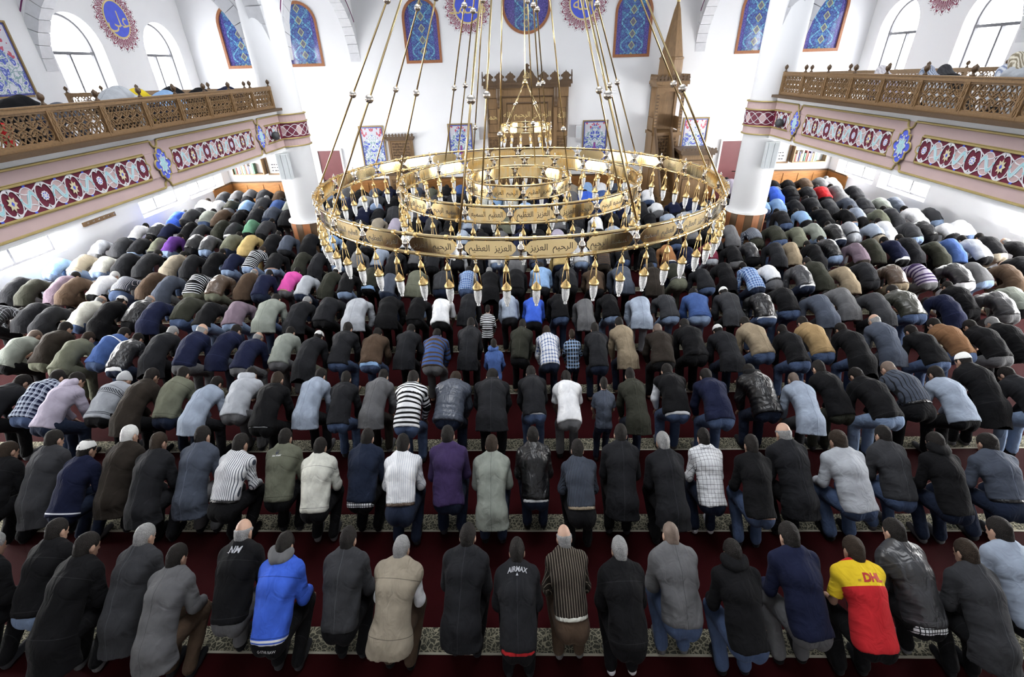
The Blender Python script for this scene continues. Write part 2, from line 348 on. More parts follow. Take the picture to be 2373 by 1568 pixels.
# ---- columns and arches -----------------------------------------------
CXY = 6.04, 13.1
for sd in (-1, 1):
    c = struct(MB().lathe([(.45, 0), (.45, ZC)], 48, (sd*CXY[0], CXY[1], 0)).build('column', PLASTER, smooth=True))
    for k in range(16):
        a0, a1 = 2*math.pi*k/16, 2*math.pi*(k+1)/16-.012
        poly = [(.50*math.cos(a), .50*math.sin(a)) for a in (a0, a1)]+[(.455*math.cos(a), .455*math.sin(a)) for a in (a1, a0)]
        MB().prism(poly, 0, 1.12).build('base_board', OAKD if k % 2 else WALNUT, c, loc=(sd*CXY[0], CXY[1], 0))
    MB().lathe([(.45, 0), (.53, 0), (.53, .04), (.45, .04)], 40, (sd*CXY[0], CXY[1], 1.12)).build('base_ring', mat('white_trim', (.7, .7, .7), .6), c)
def arch_rib(name, origin, axis, span, zs, side_dir, w=.34, d=.30, n=24, lines=True, fl=1.0):
    """voussoir arch along `axis` from origin; returns structure parent. side_dir = horizontal normal"""
    ax = Vector(axis); sdv = Vector(side_dir); o0 = Vector(origin); R = span/2
    def pt(t, rr): a = math.pi*t; return o0+ax*(R-(R+rr)*math.cos(a))+Vector((0, 0, zs+(R*fl+rr)*math.sin(a)))
    root = struct(empty(name))
    for k in range(n):
        t0, t1 = k/n+.0009, (k+1)/n-.0009
        j = .004*((k*7) % 3-1)
        vs = [pt(t, rr)+sdv*s for t in (t0, t1) for rr in (0, d) for s in (-w/2+j, w/2+j)]
        MB().add(vs, [(0, 1, 3, 2), (4, 6, 7, 5), (0, 4, 5, 1), (2, 3, 7, 6), (0, 2, 6, 4), (1, 5, 7, 3)]).build('voussoir', STONE, root)
    # spandrel wall above the arch, with painted edge lines
    N2 = 36; up = ZC-.02; vs = []; fs = []
    for s in (-w/2+.03, w/2-.03):
        b = len(vs)
        for k in range(N2+1):
            p = pt(k/N2, d-.02); vs.append(p+sdv*s); q = Vector((p.x, p.y, max(up, p.z))); vs.append(q+sdv*s)
        fs += [(b+2*k, b+2*k+2, b+2*k+3, b+2*k+1) for k in range(N2)]
    MB().add(vs, fs).build('spandrel', PLASTER, root)
    if lines:
        for s in (-w/2+.022, w/2-.022):
            MB().tube([pt(.02+.96*k/40, d+.10)+sdv*s for k in range(41)], .014, 6).build('painted_line', PURPLEP, root)
            for t in (.02, .98):
                p = pt(t, d+.10)+sdv*s
                MB().tube([p, p+Vector((0, 0, 2.6))], .014, 6).build('painted_line', PURPLEP, root)
    return root
for sd in (-1, 1):
    xa = -5.80 if sd < 0 else 6.02
    arch_rib('arch', (xa, CXY[1]+.35, 0), (0, 1, 0), YB-CXY[1]-.35, 4.95, (1, 0, 0), fl=.72)
    arch_rib('arch', (sd*(CXY[0]+.40), CXY[1], 0), (sd, 0, 0), XW-CXY[0]-.42, 4.86, (0, 1, 0), fl=.82)
    arch_rib('arch', (sd*5.95, CXY[1]-.35, 0), (0, -1, 0), 11.2, 4.97, (1, 0, 0), n=40, lines=False, fl=.78)
# ---- side galleries -----------------------------------------------------
GY0, GY1, XF = .4, 12.68, 6.0
MEDS = (1.33, 4.72, 8.10, 11.48)
UNIT = .875
def pattern_unit():
    """one repeat of the painted band (u 0..UNIT, v -.17...17): dict colour -> mesh"""
    P = UNIT; out = {}
    vine, disc, cy, cream, blue = MB(), MB(), MB(), MB(), MB()
    for s in (1, -1):
        vine.ribbon([(P*t/24, s*(.105+.045*math.cos(4*math.pi*t/24))) for t in range(25)], .013, .004, .009)
        for u0 in (0, P/2, P):
            pts = [(u0+.115*math.sin(a)*s, .165*math.cos(a)) for a in [math.pi*k/14 for k in range(15)]]
            pts = [p for p in pts if 0 <= p[0] <= P]
            if len(pts) > 2: vine.ribbon(pts, .012, .005, .010)
    for u0 in (P/4, 3*P/4):
        disc.prism(circ(u0, 0, .098, 24, .138), .002, .005)
        vine.ribbon(circ(u0, 0, .102, 24, .142), .011, .003, .009, closed=True)
        sg = 1 if u0 < P/2 else -1
        sc = [(u0+sg*(-.10+.2*k/12), -sg*0+.075*math.sin(-math.pi+2*math.pi*k/12)) for k in range(13)]
        cy.ribbon(sc, [.018+.030*math.sin(math.pi*k/12) for k in range(13)], .005, .010)
        vine.ribbon([(x, y+.030) for x, y in sc], .007, .005, .011); vine.ribbon([(x, y-.030) for x, y in sc], .007, .005, .011)
        cy.prism(circ(sc[0][0], sc[0][1]+.02, .016, 8), .006, .012); cy.prism(circ(sc[-1][0], sc[-1][1]-.02, .016, 8), .006, .012)
        for s in (1, -1): blue.prism([(u0-.015, s*.145), (u0+.02, s*.145), (u0+.025, s*.168), (u0-.01, s*.168)][::s], .004, .010)
    for u0 in (0, P):
        half = [q for q in range(16)]
        pl = [(u0+(.062 if k % 2 == 0 else .036)*math.cos(2*math.pi*k/16), (.092 if k % 2 == 0 else .055)*math.sin(2*math.pi*k/16)) for k in half]
        pl = [(min(max(x, 0), P), y) for x, y in pl]
        cream.prism(pl, .006, .013)
        bp = [(min(max(u0+x, 0), P), y) for x, y in ((-.018, 0), (0, -.028), (.018, 0), (0, .028))]; blue.prism(bp, .012, .016)
    vine.prism([(P/2+(.052 if k % 2 == 0 else .042)*math.cos(2*math.pi*k/20), (.06 if k % 2 == 0 else .05)*math.sin(2*math.pi*k/20)) for k in range(20)], .005, .011)
    for k in range(6): blue.prism(circ(P/2+.028*math.cos(k*math.pi/3), .032*math.sin(k*math.pi/3), .008, 6), .010, .014)
    for u0 in (0.0, P/2, P):
        for s in (1, -1):
            for e in (-1, 1):
                p = [(u0, s*.10), (u0+e*.022, s*.125), (u0+e*.042, s*.13), (u0+e*.03, s*.145), (u0+e*.012, s*.15)]
                p = [(min(max(x, 0), P), y) for x, y in p]
                if len(set(p)) == 5: vine.prism(p if s*e > 0 else p[::-1], .006, .012)
    return dict(white_vine=(vine.mesh('white_vine'), WHITEP), pink_leaf=(disc.mesh('pink_leaf'), PINKP), cyan_scroll=(cy.mesh('cyan_scroll'), CYANP),
                cream_flower=(cream.mesh('cream_flower'), CREAMP), blue_bud=(blue.mesh('blue_bud'), BLUEP))
PUNIT = pattern_unit()
def star_outline(a=.118, b=.175, lobe=.072, n=96):
    pts = []
    for k in range(n):
        t = 2*math.pi*k/n; c, s = math.cos(t), math.sin(t)
        r = min(a/max(abs(c), 1e-6), b/max(abs(s), 1e-6))
        for x0, z0 in ((a, 0), (-a, 0), (0, b), (0, -b)):
            d = c*x0+s*z0; q = lobe*lobe-(x0*x0+z0*z0-d*d)
            if q > 0 and d > 0: r = max(r, d+math.sqrt(q))
        pts.append((r*c, r*s))
    return pts
SOUT = star_outline()
def medallion(parent, y):
    r = empty('medallion', parent=parent); r.location = (y, 3.445, .030)
    put('blue_plate', plate([[(x*.94, z*.94) for x, z in SOUT]], .03), BLUEP, r, (0, 0, .018))
    MB().tube([(x, z, .03) for x, z in SOUT], .014, 6, closed=True).build('gold_rim', GOLDP, r)
    pl = [((.085 if k % 2 == 0 else .055)*math.cos(2*math.pi*k/16), (.135 if k % 2 == 0 else .09)*math.sin(2*math.pi*k/16)) for k in range(16)]
    MB().prism(pl, .03, .042).build('cyan_star', CYANP, r)
    m = MB(); m.ribbon([(x*1.12, z*1.12) for x, z in pl], .008, .03, .045, closed=True)
    for k in range(8):
        a = math.pi*k/4+.39; m.prism(circ(.115*math.cos(a), .17*math.sin(a), .014, 6), .03, .044)
        m.tube([(.05*math.cos(a), .08*math.sin(a), .042), (.10*math.cos(a+.3), .15*math.sin(a+.3), .042)], .004, 5)
    for k in range(4): m.prism(circ(0.02*math.cos(k*1.57), .03*math.sin(k*1.57), .008, 6), .04, .047)
    m.build('white_scroll', WHITEP, r)
fin = MB().lathe([(.0, 0), (.032, 0), (.034, .015), (.018, .03), (.016, .05), (.034, .07), (.042, .095), (.036, .12), (.018, .135), (.006, .15)], 14).mesh('finial', True)
def lattice_mesh(w, h):
    m = MB(); r = h/4.1; nx = max(3, round(w/(r*2.05))); dx = w/nx
    def ring(cx_, cz_, ra, wd, n=18): m.ribbon(circ(cx_, cz_, ra, n), wd, -.012, .012, closed=True)
    for i in range(nx):
        for j in (-1, 1): ring(-w/2+dx*(i+.5), j*h*.25, r*.98, .0125)
    for i in range(nx+1):
        x = -w/2+dx*i
        if abs(x) < w/2-.01: ring(x, 0, r*.98, .0115)
        for j in (-1, 1):
            if abs(x) < w/2-.01: m.ribbon([(x-r*.5, j*h*.5), (x, j*h*.5-j*r*.55), (x+r*.5, j*h*.5)], .010, -.010, .010)
    for i in range(nx):
        x = -w/2+dx*(i+.5)
        st = [((.026 if k % 2 == 0 else .012)*math.cos(math.pi*k/6+.52), (.026 if k % 2 == 0 else .012)*math.sin(math.pi*k/6+.52)) for k in range(12)]
        m.add([(x+a, b, -.010) for a, b in st]+[(x+a, b, .010) for a, b in st]+[(x, 0, .02)], [(i_, (i_+1) % 12, 12+(i_+1) % 12, 12+i_) for i_ in range(12)]+[(12+i_, 12+(i_+1) % 12, 24) for i_ in range(12)])
        for j in (-1, 1):
            for a in (0, 1.047, 2.094):
                m.ribbon([(x-r*math.cos(a), j*h*.25-r*math.sin(a)), (x+r*math.cos(a), j*h*.25+r*math.sin(a))], .0075, -.008, .008)
    return m.mesh('lattice_panel')
PIT_ = .868
LAT = lattice_mesh(PIT_-.10, .33)
# ornament on the face of each post: a carved leaf strip
pc = MB(); pc.b2(-.045, .045, 0, .48, -.03, .03); pc.ribbon([(.018*math.sin(k*.9), .06+k*.026) for k in range(14)], .010, .03, .037); pc.ribbon([(-.018*math.sin(k*.9), .06+k*.026) for k in range(14)], .010, .03, .037)
POSTM = pc.mesh('post')
def railing(name, label, frame, y0, n, z0, endpost=True):
    root = tag(empty(name), label, 'railing'); root.matrix_world = frame
    L_ = n*PIT_
    m = MB(); m.b2(y0-.03, y0+L_+.03, z0+.40, z0+.45, -.045, .045); m.b2(y0, y0+L_, z0+.375, z0+.40, -.03, .03); m.b2(y0-.03, y0+L_+.03, z0+.45, z0+.465, -.055, .055); m.build('top_rail', OAK, root)
    m = MB(); m.b2(y0, y0+L_, z0, z0+.045, -.04, .04); m.b2(y0, y0+L_, z0+.045, z0+.06, -.028, .028); m.build('bottom_rail', OAK, root)
    for i in range(n+1):
        p = put('post', POSTM, OAK, root, (y0+i*PIT_, z0-.02, .012)); f = put('finial', fin, OAKD, p); f.rotation_euler = (-math.pi/2, 0, 0); f.location = (0, .48, 0)
        if i < n: put('lattice_panel', LAT, OAK, root, (y0+(i+.5)*PIT_, z0+.218, 0))
    return root
for sd, fr, nm in ((-1, onleft, 'left'), (1, onright, 'right')):
    F = fr(sd*XF)
    g = struct(empty('gallery_'+nm)); 
    x0, x1 = (XF, XW-.001) if sd > 0 else (-XW+.001, -XF)
    MB().b2(x0, x1, GY0, GY1, 3.0, 3.45).build('slab', PLASTER, g)
    MB().b2(sd*XF-.0 if sd > 0 else -XF-.16, XF+.16 if sd > 0 else -XF, GY0, GY1, 3.45, 3.90).build('upstand', PLASTER, g)
    fz = empty('fascia', parent=g); fz.matrix_world = F
    MB().b2(GY0, GY1, 3.90, 3.955, -.12, .14).build('ledge', OAKD, fz)
    MB().b2(GY0, GY1, 3.085, 3.80, 0, .012).build('mauve_field', MAUVE, fz)
    MB().b2(GY0, GY1, 3.275, 3.615, .012, .02).build('burgundy_band', BURG, fz)
    # gold mouldings: outer lines with half-round notches at the medallions, inner frames with bumped ends
    mg = MB()
    for z, s in ((3.805, -1), (3.08, 1)):
        pts = []
        for y in MEDS:
            pts += [(y-.13, z, .02), (y-.095, z, .02)]+[(y-.075*math.cos(math.pi*k/8), z+s*(.015+.085*math.sin(math.pi*k/8)), .02) for k in range(9)]+[(y+.095, z, .02), (y+.13, z, .02)]
        pts = [(GY0, z, .02)]+pts+[(GY1, z, .02)]
        mg.tube(pts, .017, 6)
    edges = [GY0-.3]+list(MEDS)+[GY1+.30]
    for a, b in zip(edges[:-1], edges[1:]):
        ya, yb = max(a+.33, GY0), min(b-.33, GY1); pts = [(ya, 3.265), (yb, 3.265)]
        pts += [(yb, 3.39)]+[(yb+.055*math.sin(math.pi*k/6), 3.445-.055*math.cos(math.pi*k/6)) for k in range(7)]+[(yb, 3.50), (yb, 3.625), (ya, 3.625), (ya, 3.50)]
        pts += [(ya-.055*math.sin(math.pi*k/6), 3.445+.055*math.cos(math.pi*k/6)) for k in range(7)]+[(ya, 3.39)]
        mg.tube([(y, z, .026) for y, z in pts], .015, 6, closed=True)
        mg.tube([(y+(.0), z+(.022 if z > 3.445 else -.022), .02) for y, z in pts], .006, 5, closed=True)
    mg.build('gold_moulding', GOLDP, fz)
    for y in MEDS:
        medallion(fz, y)
        MB().b2(y-.315, y+.315, 3.262, 3.628, .0125, .0215).build('mauve_patch', MAUVE, fz)
    y = 5.47-4*UNIT
    while y+UNIT < GY1+.5:
        ok = all(abs(y+UNIT*.5-md) > .0 for md in MEDS)
        if y >= GY0 and y+UNIT <= GY1+.05:
            ur = empty('painted_repeat', parent=fz); ur.location = (y, 3.445, .0195)
            for kx, (me, mm) in PUNIT.items(): put(kx, me, mm, ur)
        y += UNIT
    for y in MEDS: MB().b2(y-.315, y+.315, 3.262, 3.628, .0215, .034).build('mauve_patch', MAUVE, fz)
    # the band carried round the column
    cx_ = sd*CXY[0]
    def ringo(nm_, r, z0, z1, mm): MB().lathe([(.44, z0), (r, z0), (r, z1), (.44, z1)], 40, (cx_, CXY[1], 0)).build(nm_, mm, g, smooth=False)
    ringo('mauve_ring', .49, 3.085, 3.80, MAUVE); ringo('burgundy_ring', .497, 3.275, 3.615, BURG)
    for z in (3.08, 3.265, 3.625, 3.805): MB().tube([(cx_+.505*math.cos(2*math.pi*k/40), CXY[1]+.505*math.sin(2*math.pi*k/40), z) for k in range(40)], .018, 6, closed=True).build('gold_ring', GOLDP, g)
    wv = MB()
    for s in (1, -1):
        for ph in (0, math.pi):
            wv.tube([(cx_+.502*math.cos(2*math.pi*k/120), CXY[1]+.502*math.sin(2*math.pi*k/120), 3.445+s*.13*math.sin(2*math.pi*k/120*4+ph/2)) for k in range(120)], .0065, 5, closed=True)
    wv.build('white_vine', WHITEP, g)
    pk = MB()
    for k in range(8):
        a = 2*math.pi*k/8+.2; u = Vector((math.cos(a), math.sin(a), 0)); t = Vector((-math.sin(a), math.cos(a), 0)); o_ = Vector((cx_, CXY[1], 3.445))
        pk.add([o_+u*.499+t*(.075*math.cos(2*math.pi*q/14))+Vector((0, 0, .12*math.sin(2*math.pi*q/14))) for q in range(14)], [tuple(range(14))])
    pk.build('pink_leaf', PINKP, g)
    # railing along the hall and across the far end
    railing('balustrade', 'carved oak lattice balustrade of the gallery on the %s, facing the hall' % nm, fr(sd*(XF+.04)), 12.60-14*PIT_, 14, 3.955)
    fe = Matrix(((1, 0, 0, 0), (0, 0, 1, 12.62), (0, 1, 0, 0), (0, 0, 0, 1)))
    railing('balustrade', 'carved oak lattice balustrade across the far end of the %s gallery' % nm, fe, 6.62 if sd > 0 else -6.62-5*PIT_, 5, 3.955-.02)
    # speaker box and its small dark one
    b = MB().box((0, 0, 0), (.30, .12, .62)); b2 = MB()
    sp = b.build('loudspeaker', GREYBOX, loc=(sd*(CXY[0]+.05), CXY[1]-.56, 2.62)); tag(sp, 'flat grey loudspeaker panel on the white column under the %s gallery' % nm, 'loudspeaker')
    for dx in (-.07, .07): MB().box((dx, -.066, 0), (.10, .012, .58)).build('speaker_grille', mat('speaker_mesh', (.36, .39, .41), .6), sp)
    MB().box((0, .082, 0), (.06, .045, .06)).build('bracket', GREYBOX, sp)
    q = MB().lathe([(.01, -.07), (.075, -.06), (.095, 0), (.075, .06), (.01, .07)], 16, mtx=Matrix.Rotation(math.pi/2, 4, 'Y')).build('spotlight', DARKBOX, loc=(sd*(XF-.12), 12.05, 3.40), smooth=True)
    tag(q, 'round dark spotlight on the painted band of the %s gallery beside the column' % nm, 'spotlight'); MB().box((sd*.06, 0, 0), (.14, .03, .03)).build('bracket', DARKBOX, q)
struct(MB().b2(-XW, XW, YN, .25, 3.0, 3.62).build('gallery_near', PLASTER))
# ================================================================== wall decoration and the prayer-niche furniture
GOLDLEAF = mat('gold_leaf', (.72, .58, .26), .4, .3, var=.1)
LACE = mat('lace_paint', (.24, .035, .075), .7, var=.15); LACEP = mat('lace_pink', (.55, .36, .42), .7, var=.1)
def medallion_wall(mtx, txt, label, r=.44):
    o = tag(empty('calligraphy_medallion'), label, 'medallion'); o.matrix_world = mtx
    put('blue_disc', plate([circ(0, 0, r*.98, 36)], .012), BLUEP, o, (0, 0, .008))
    put('gold_ring', plate([circ(0, 0, r*1.06, 36), circ(0, 0, r*.97, 36)], .016), GOLDLEAF, o, (0, 0, .008))
    m, p, d = MB(), MB(), MB(); K = 20
    for k in range(K):
        a = 2*math.pi*k/K
        def pt(rr, da): return (rr*r*math.cos(a+da), rr*r*math.sin(a+da))
        h = math.pi/K
        m.ribbon([pt(1.08, -h*.9), pt(1.30, -h*.75), pt(1.52, 0), pt(1.30, h*.75), pt(1.08, h*.9)], .020, .001, .006)
        m.ribbon([pt(1.12, 0), pt(1.25, -h*.35), pt(1.38, 0), pt(1.25, h*.35), pt(1.12, 0)], .016, .001, .006)
        m.ribbon([pt(1.33, -h), pt(1.55, -h*.6), pt(1.72, 0), pt(1.55, h*.6), pt(1.33, h)], .017, .001, .006)
        m.prism([pt(1.56, 0), pt(1.62, -h*.3), pt(1.68, 0), pt(1.62, h*.3)][::-1], .001, .006)
        p.prism([pt(1.10, -h*.5), pt(1.28, -h*.5), pt(1.46, 0), pt(1.28, h*.5), pt(1.10, h*.5)][::-1], .0005, .003)
        p.prism([pt(1.40, -h), pt(1.5, -h*.6), pt(1.6, -h), pt(1.5, -h*1.4)][::-1], .0005, .003)
        for da, rr in ((0, 1.83), (-.3*h, 1.77), (.3*h, 1.77), (h, 1.70), (h, 1.64)): d.prism(circ(*pt(rr, da), .010, 6), .001, .005)
    m.build('lace_scroll', LACE, o); p.build('lace_petal', LACEP, o); d.build('border_dots', mat('dot_paint', (.10, .03, .05), .7), o)
    t = text_mesh(txt, r*1.25, 'calligraphy')
    put('calligraphy', t, GOLDLEAF, o, (0, -.02, .016))
    return o
medallion_wall(onback(YB-.002) @ Matrix.Translation((-1.80, 6.42, 0)), AR_MUH, 'blue calligraphy roundel with lace border between the arched window and the round window')
medallion_wall(onback(YB-.002) @ Matrix.Translation((2.02, 6.42, 0)), AR_ALL, 'blue calligraphy roundel with lace border, other side of the round window, near the spire')
medallion_wall(onleft(-XW+.002) @ Matrix.Translation((15.95, 6.12, 0)), AR_ALI, 'blue calligraphy roundel between two bright windows above the gallery with bowing men')
medallion_wall(onright(XW-.002) @ Matrix.Translation((15.95, 6.40, 0)), AR_MUH, 'lace-edged calligraphy roundel above the gallery with headscarved women')
def tile_mat(key, red=.0, seed=0.0):
    m = bpy.data.materials.new(key); nt, N, L, B = nodes(m)
    tc = N.new('ShaderNodeTexCoord'); sp = N.new('ShaderNodeSeparateXYZ'); L.new(tc.outputs['Object'], sp.inputs[0]); x, y = sp.outputs[0], sp.outputs[1]
    ax = math_node(N, L, 'ABSOLUTE', x); cb = N.new('ShaderNodeCombineXYZ'); L.new(ax, cb.inputs[0]); L.new(y, cb.inputs[1]); cb.inputs[2].default_value = seed
    no = N.new('ShaderNodeTexNoise'); no.inputs['Scale'].default_value = 5; L.new(cb.outputs[0], no.inputs['Vector'])
    sc = N.new('ShaderNodeVectorMath'); sc.operation = 'SCALE'; sc.inputs[3].default_value = .25; L.new(no.outputs[1], sc.inputs[0])
    va = N.new('ShaderNodeVectorMath'); va.operation = 'ADD'; L.new(cb.outputs[0], va.inputs[0]); L.new(sc.outputs[0], va.inputs[1])
    vo = N.new('ShaderNodeTexVoronoi'); vo.inputs['Scale'].default_value = 8; L.new(va.outputs[0], vo.inputs['Vector'])
    ve = N.new('ShaderNodeTexVoronoi'); ve.feature = 'DISTANCE_TO_EDGE'; ve.inputs['Scale'].default_value = 8; L.new(va.outputs[0], ve.inputs['Vector'])
    col = mixc(N, L, math_node(N, L, 'LESS_THAN', vo.outputs['Distance'], .44), (.62, .65, .72), (.07, .10, .46))
    col = mixc(N, L, math_node(N, L, 'LESS_THAN', vo.outputs['Distance'], .20), col, (.42, .47, .75))
    col = mixc(N, L, math_node(N, L, 'LESS_THAN', ve.outputs['Distance'], .05), col, (.22, .34, .36))
    e = math_node(N, L, 'ADD', math_node(N, L, 'MULTIPLY', math_node(N, L, 'MULTIPLY', ax, ax), 18), math_node(N, L, 'MULTIPLY', math_node(N, L, 'ADD', y, .2), math_node(N, L, 'ADD', y, .2)))
    if red: col = mixc(N, L, math_node(N, L, 'LESS_THAN', e, red), col, mixc(N, L, vo.outputs['Distance'], (.55, .05, .05), (.08, .09, .45)))
    top = math_node(N, L, 'GREATER_THAN', math_node(N, L, 'SUBTRACT', y, math_node(N, L, 'MULTIPLY', math_node(N, L, 'SUBTRACT', .34, ax), .9)), .30)
    col = mixc(N, L, top, col, mixc(N, L, math_node(N, L, 'LESS_THAN', vo.outputs['Distance'], .38), (.55, .55, .62), (.46, .08, .12)))
    L.new(col, B.inputs['Base Color']); B.inputs['Roughness'].default_value = .2; return m
TILEA, TILEB = tile_mat('glazed_tile_flowers', 0, 0), tile_mat('glazed_tile_red_vase', .035, 3.1)
GILT = mat('gilt_frame', (.30, .21, .09), .45, .3, var=.35, scale=60)
TBORD = mat('blue_tile_border', (.10, .12, .42), .25, var=.7, scale=26)
def tile_picture(mtx, w, h, m, label):
    o = tag(empty('tile_panel'), label, 'tile panel'); o.matrix_world = mtx
    nx, ny = 3, max(3, round(h/w*3)); tw, th = (w-.16)/nx, (h-.16)/ny
    base = MB().b2(-w/2+.04, w/2-.04, -h/2+.04, h/2-.04, 0, .015).build('border_field', TBORD, o)
    for i in range(nx):
        for j in range(ny):
            a, b = -w/2+.08+i*tw, -h/2+.08+j*th
            MB().b2(a+.001, a+tw-.001, b+.001, b+th-.001, .012, .022).build('tile', m, o)
    put('frame', plate([rect(-w/2, w/2, -h/2, h/2), rect(-w/2+.04, w/2-.04, -h/2+.04, h/2-.04)], .05), GILT, o, (0, 0, .025))
for x, z0, m, lb in ((-5.65, 1.20, TILEA, 'blue flowered tile panel between the maroon door and the carved lectern'), (-2.34, 1.45, TILEB, 'blue tile panel with red vase on the lectern side of the niche'),
                     (2.63, 1.45, TILEB, 'blue tile panel with red vase between the niche and the minbar'), (6.27, 1.20, TILEA, 'blue flowered tile panel partly behind the minbar and low pulpit')):
    tile_picture(onback(YB-.003) @ Matrix.Translation((x, (z0+2.91)/2, 0)), .92, 2.91-z0, m, lb)
tile_picture(onleft(-XW+.003) @ Matrix.Translation((11.55, 5.1, 0)), 1.66, 1.50, TILEB, 'large flowered tile panel in gilt frame high beside a bright window')
# ---- carved wood helpers
def carve(w, h, seed, dens=90):
    """scroll-carved panel filling w x h (local x, y), relief along z"""
    m = MB(); r = random.Random(seed); nx, ny = max(2, round(w/.10)), max(2, round(h/.10))
    for i in range(nx):
        for j in range(ny):
            cx_, cy_ = -w/2+w*(i+.5)/nx, -h/2+h*(j+.5)/ny; s = 1 if (i+j) % 2 else -1; ra = .45*min(w/nx, h/ny)
            m.ribbon([(cx_+ra*(1-k/11)*math.cos(s*k*.75+i), cy_+ra*(1-k/11)*math.sin(s*k*.75+i)) for k in range(10)], .016, 0, .02)
    return m.mesh('carved_scrolls')
def merlon(w, h):
    return [(-w*.5, 0), (w*.5, 0), (w*.5, h*.12), (w*.30, h*.2), (w*.30, h*.34), (w*.46, h*.42), (w*.46, h*.55), (w*.30, h*.66), (w*.22, h*.78), (w*.07, h*.84), (0, h), (-w*.07, h*.84), (-w*.22, h*.78), (-w*.30, h*.66), (-w*.46, h*.55), (-w*.46, h*.42), (-w*.30, h*.34), (-w*.30, h*.2), (-w*.5, h*.12)]
def crest(root, x0, x1, z, n, h, y, yd=.03, skip=()):
    w = (x1-x0)/n; me = MB().prism(merlon(w*.98, h), -yd/2, yd/2, onback(0)).mesh('merlon')
    for i in range(n):
        if i in skip: continue
        put('merlon', me, OAKD, root, (x0+(i+.5)*w, y, z))
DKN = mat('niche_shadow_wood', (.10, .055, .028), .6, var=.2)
# ---- mihrab
MX, MW, MY = .14, 3.12, YB-.42
mi = tag(empty('mihrab', (MX, YB, 0)), 'carved oak prayer niche with crenellated top at the centre of the far wall', 'prayer niche')
dy = -.42
MB().b2(-MW/2+.12, -1.0, dy, -.005, 0, 4.02).build('side_pier', OAK, mi); MB().b2(1.0, MW/2-.12, dy, -.005, 0, 4.02).build('side_pier', OAK, mi)
MB().b2(-1.0, 1.0, dy+.02, -.005, 2.45, 4.02).build('top_panel', OAK, mi)
nl = plate([rect(-1.0, 1.0, 0, 2.45), [(-.62, 0.001), (.62, 0.001), (.62, 1.45)]+[(.62*math.cos(math.pi*k/14)*(1-.04*(k % 2)), 1.45+.72*math.sin(math.pi*k/14)) for k in range(1, 14)]+[(-.62, 1.45)]], .12)
put('niche_arch', nl, OAK, mi, mtx=onback(dy+.08))
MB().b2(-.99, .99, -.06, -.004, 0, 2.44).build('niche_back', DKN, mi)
m = MB(); m.b2(-MW/2, MW/2, dy-.10, -.005, 4.12, 4.20); m.b2(-MW/2+.05, MW/2-.05, dy-.05, -.005, 4.02, 4.12); m.build('cornice', OAKD, mi)
for s in (-1, 1):
    MB().b2(s*1.0-.06, s*1.0+.06, dy-.05, dy, 0, 4.02).build('pilaster', OAK, mi)
    m = MB(); m.lathe([(.05, 0), (.075, .05), (.05, .1), (.075, .18), (.06, .26), (.085, .34), (.085, .62)], 10, (s*1.0, dy-.06, 3.40)); m.build('bracket', OAKD, mi)
    xc = s*1.22
    m = MB()
    for (a, b, z0, z1) in ((xc-.19, xc+.19, 2.62, 3.72), (xc-.19, xc+.19, .25, 2.45)):
        for q in (rect(a, b, z0, z1),): m.tube([(x, dy-.012, z) for x, z in q], .030, 6, closed=True)
    m.tube([(x, dy-.012, z) for x, z in rect(xc-.14, xc+.14, 2.9, 3.38)], .012, 6, closed=True)
    m.build('panel_moulding', OAKD, mi)
    put('calligraphy', text_mesh(AR_MUH if s < 0 else AR_ALL, .26), GOLDLEAF, mi, mtx=onback(dy-.006) @ Matrix.Translation((xc, 3.13, 0)))
    tag(put('carved_scrolls', carve(.34, .42, 3), OAKD, mi, mtx=onback(dy) @ Matrix.Translation((xc, 2.2, 0))), kind='stuff')
    for e in (-1, 1): tag(put('carved_scrolls', carve(.07, 1.6, 4), OAKD, mi, mtx=onback(dy) @ Matrix.Translation((xc+e*.155, 1.2, 0))), kind='stuff')
    m = MB()
    for k in range(16):
        a = 2*math.pi*k/16; m.prism([(.03*math.cos(a), .03*math.sin(a)), (.16*math.cos(a-.15), .16*math.sin(a-.15)), (.175*math.cos(a), .175*math.sin(a)), (.16*math.cos(a+.15), .16*math.sin(a+.15))], 0, .02, onback(dy-.004) @ Matrix.Translation((xc-s*.04, 1.50, 0)))
    m.build('sun_rosette', CREAMP, mi)
m = MB()
for q in (rect(-.88, .88, 2.75, 3.75), rect(-.72, .72, 2.92, 3.55)): m.tube([(x, dy+.01, z) for x, z in q], .035, 6, closed=True)
m.build('panel_moulding', OAKD, mi)
put('calligraphy', text_mesh(AR_LINE, .24), GOLDLEAF, mi, mtx=onback(dy+.014) @ Matrix.Translation((0, 3.18, 0)))
for s in (-1, 1): tag(put('carved_scrolls', carve(.5, .5, 5), OAKD, mi, mtx=onback(dy+.02) @ Matrix.Translation((s*.6, 2.2, 0))), kind='stuff')
crest(mi, -MW/2+.04, MW/2-.04, 4.20, 8, .34, dy-.05, skip=(3, 4))
for s in (-1, 1):
    me = MB().prism(merlon(.34, .34), -.015, .015, onleft(0)).mesh('merlon'); put('merlon', me, OAKD, mi, (s*(MW/2-.02), dy+.10, 4.20))
big = [(-.36, 0), (.36, 0), (.36, .10), (.26, .2), (.2, .3), (.12, .38), (.06, .40), (.05, .45), (.10, .49), (.0, .56), (-.10, .49), (-.05, .45), (-.06, .40), (-.12, .38), (-.2, .3), (-.26, .2), (-.36, .10)]
MB().prism(big, -.02, .02, onback(dy-.05)).build('crown_merlon', OAKD, mi, loc=(0, 0, 4.20))
put('calligraphy', text_mesh(AR_ALL, .22), GOLDLEAF, mi, mtx=onback(dy-.08) @ Matrix.Translation((.0, 4.38, 0)))
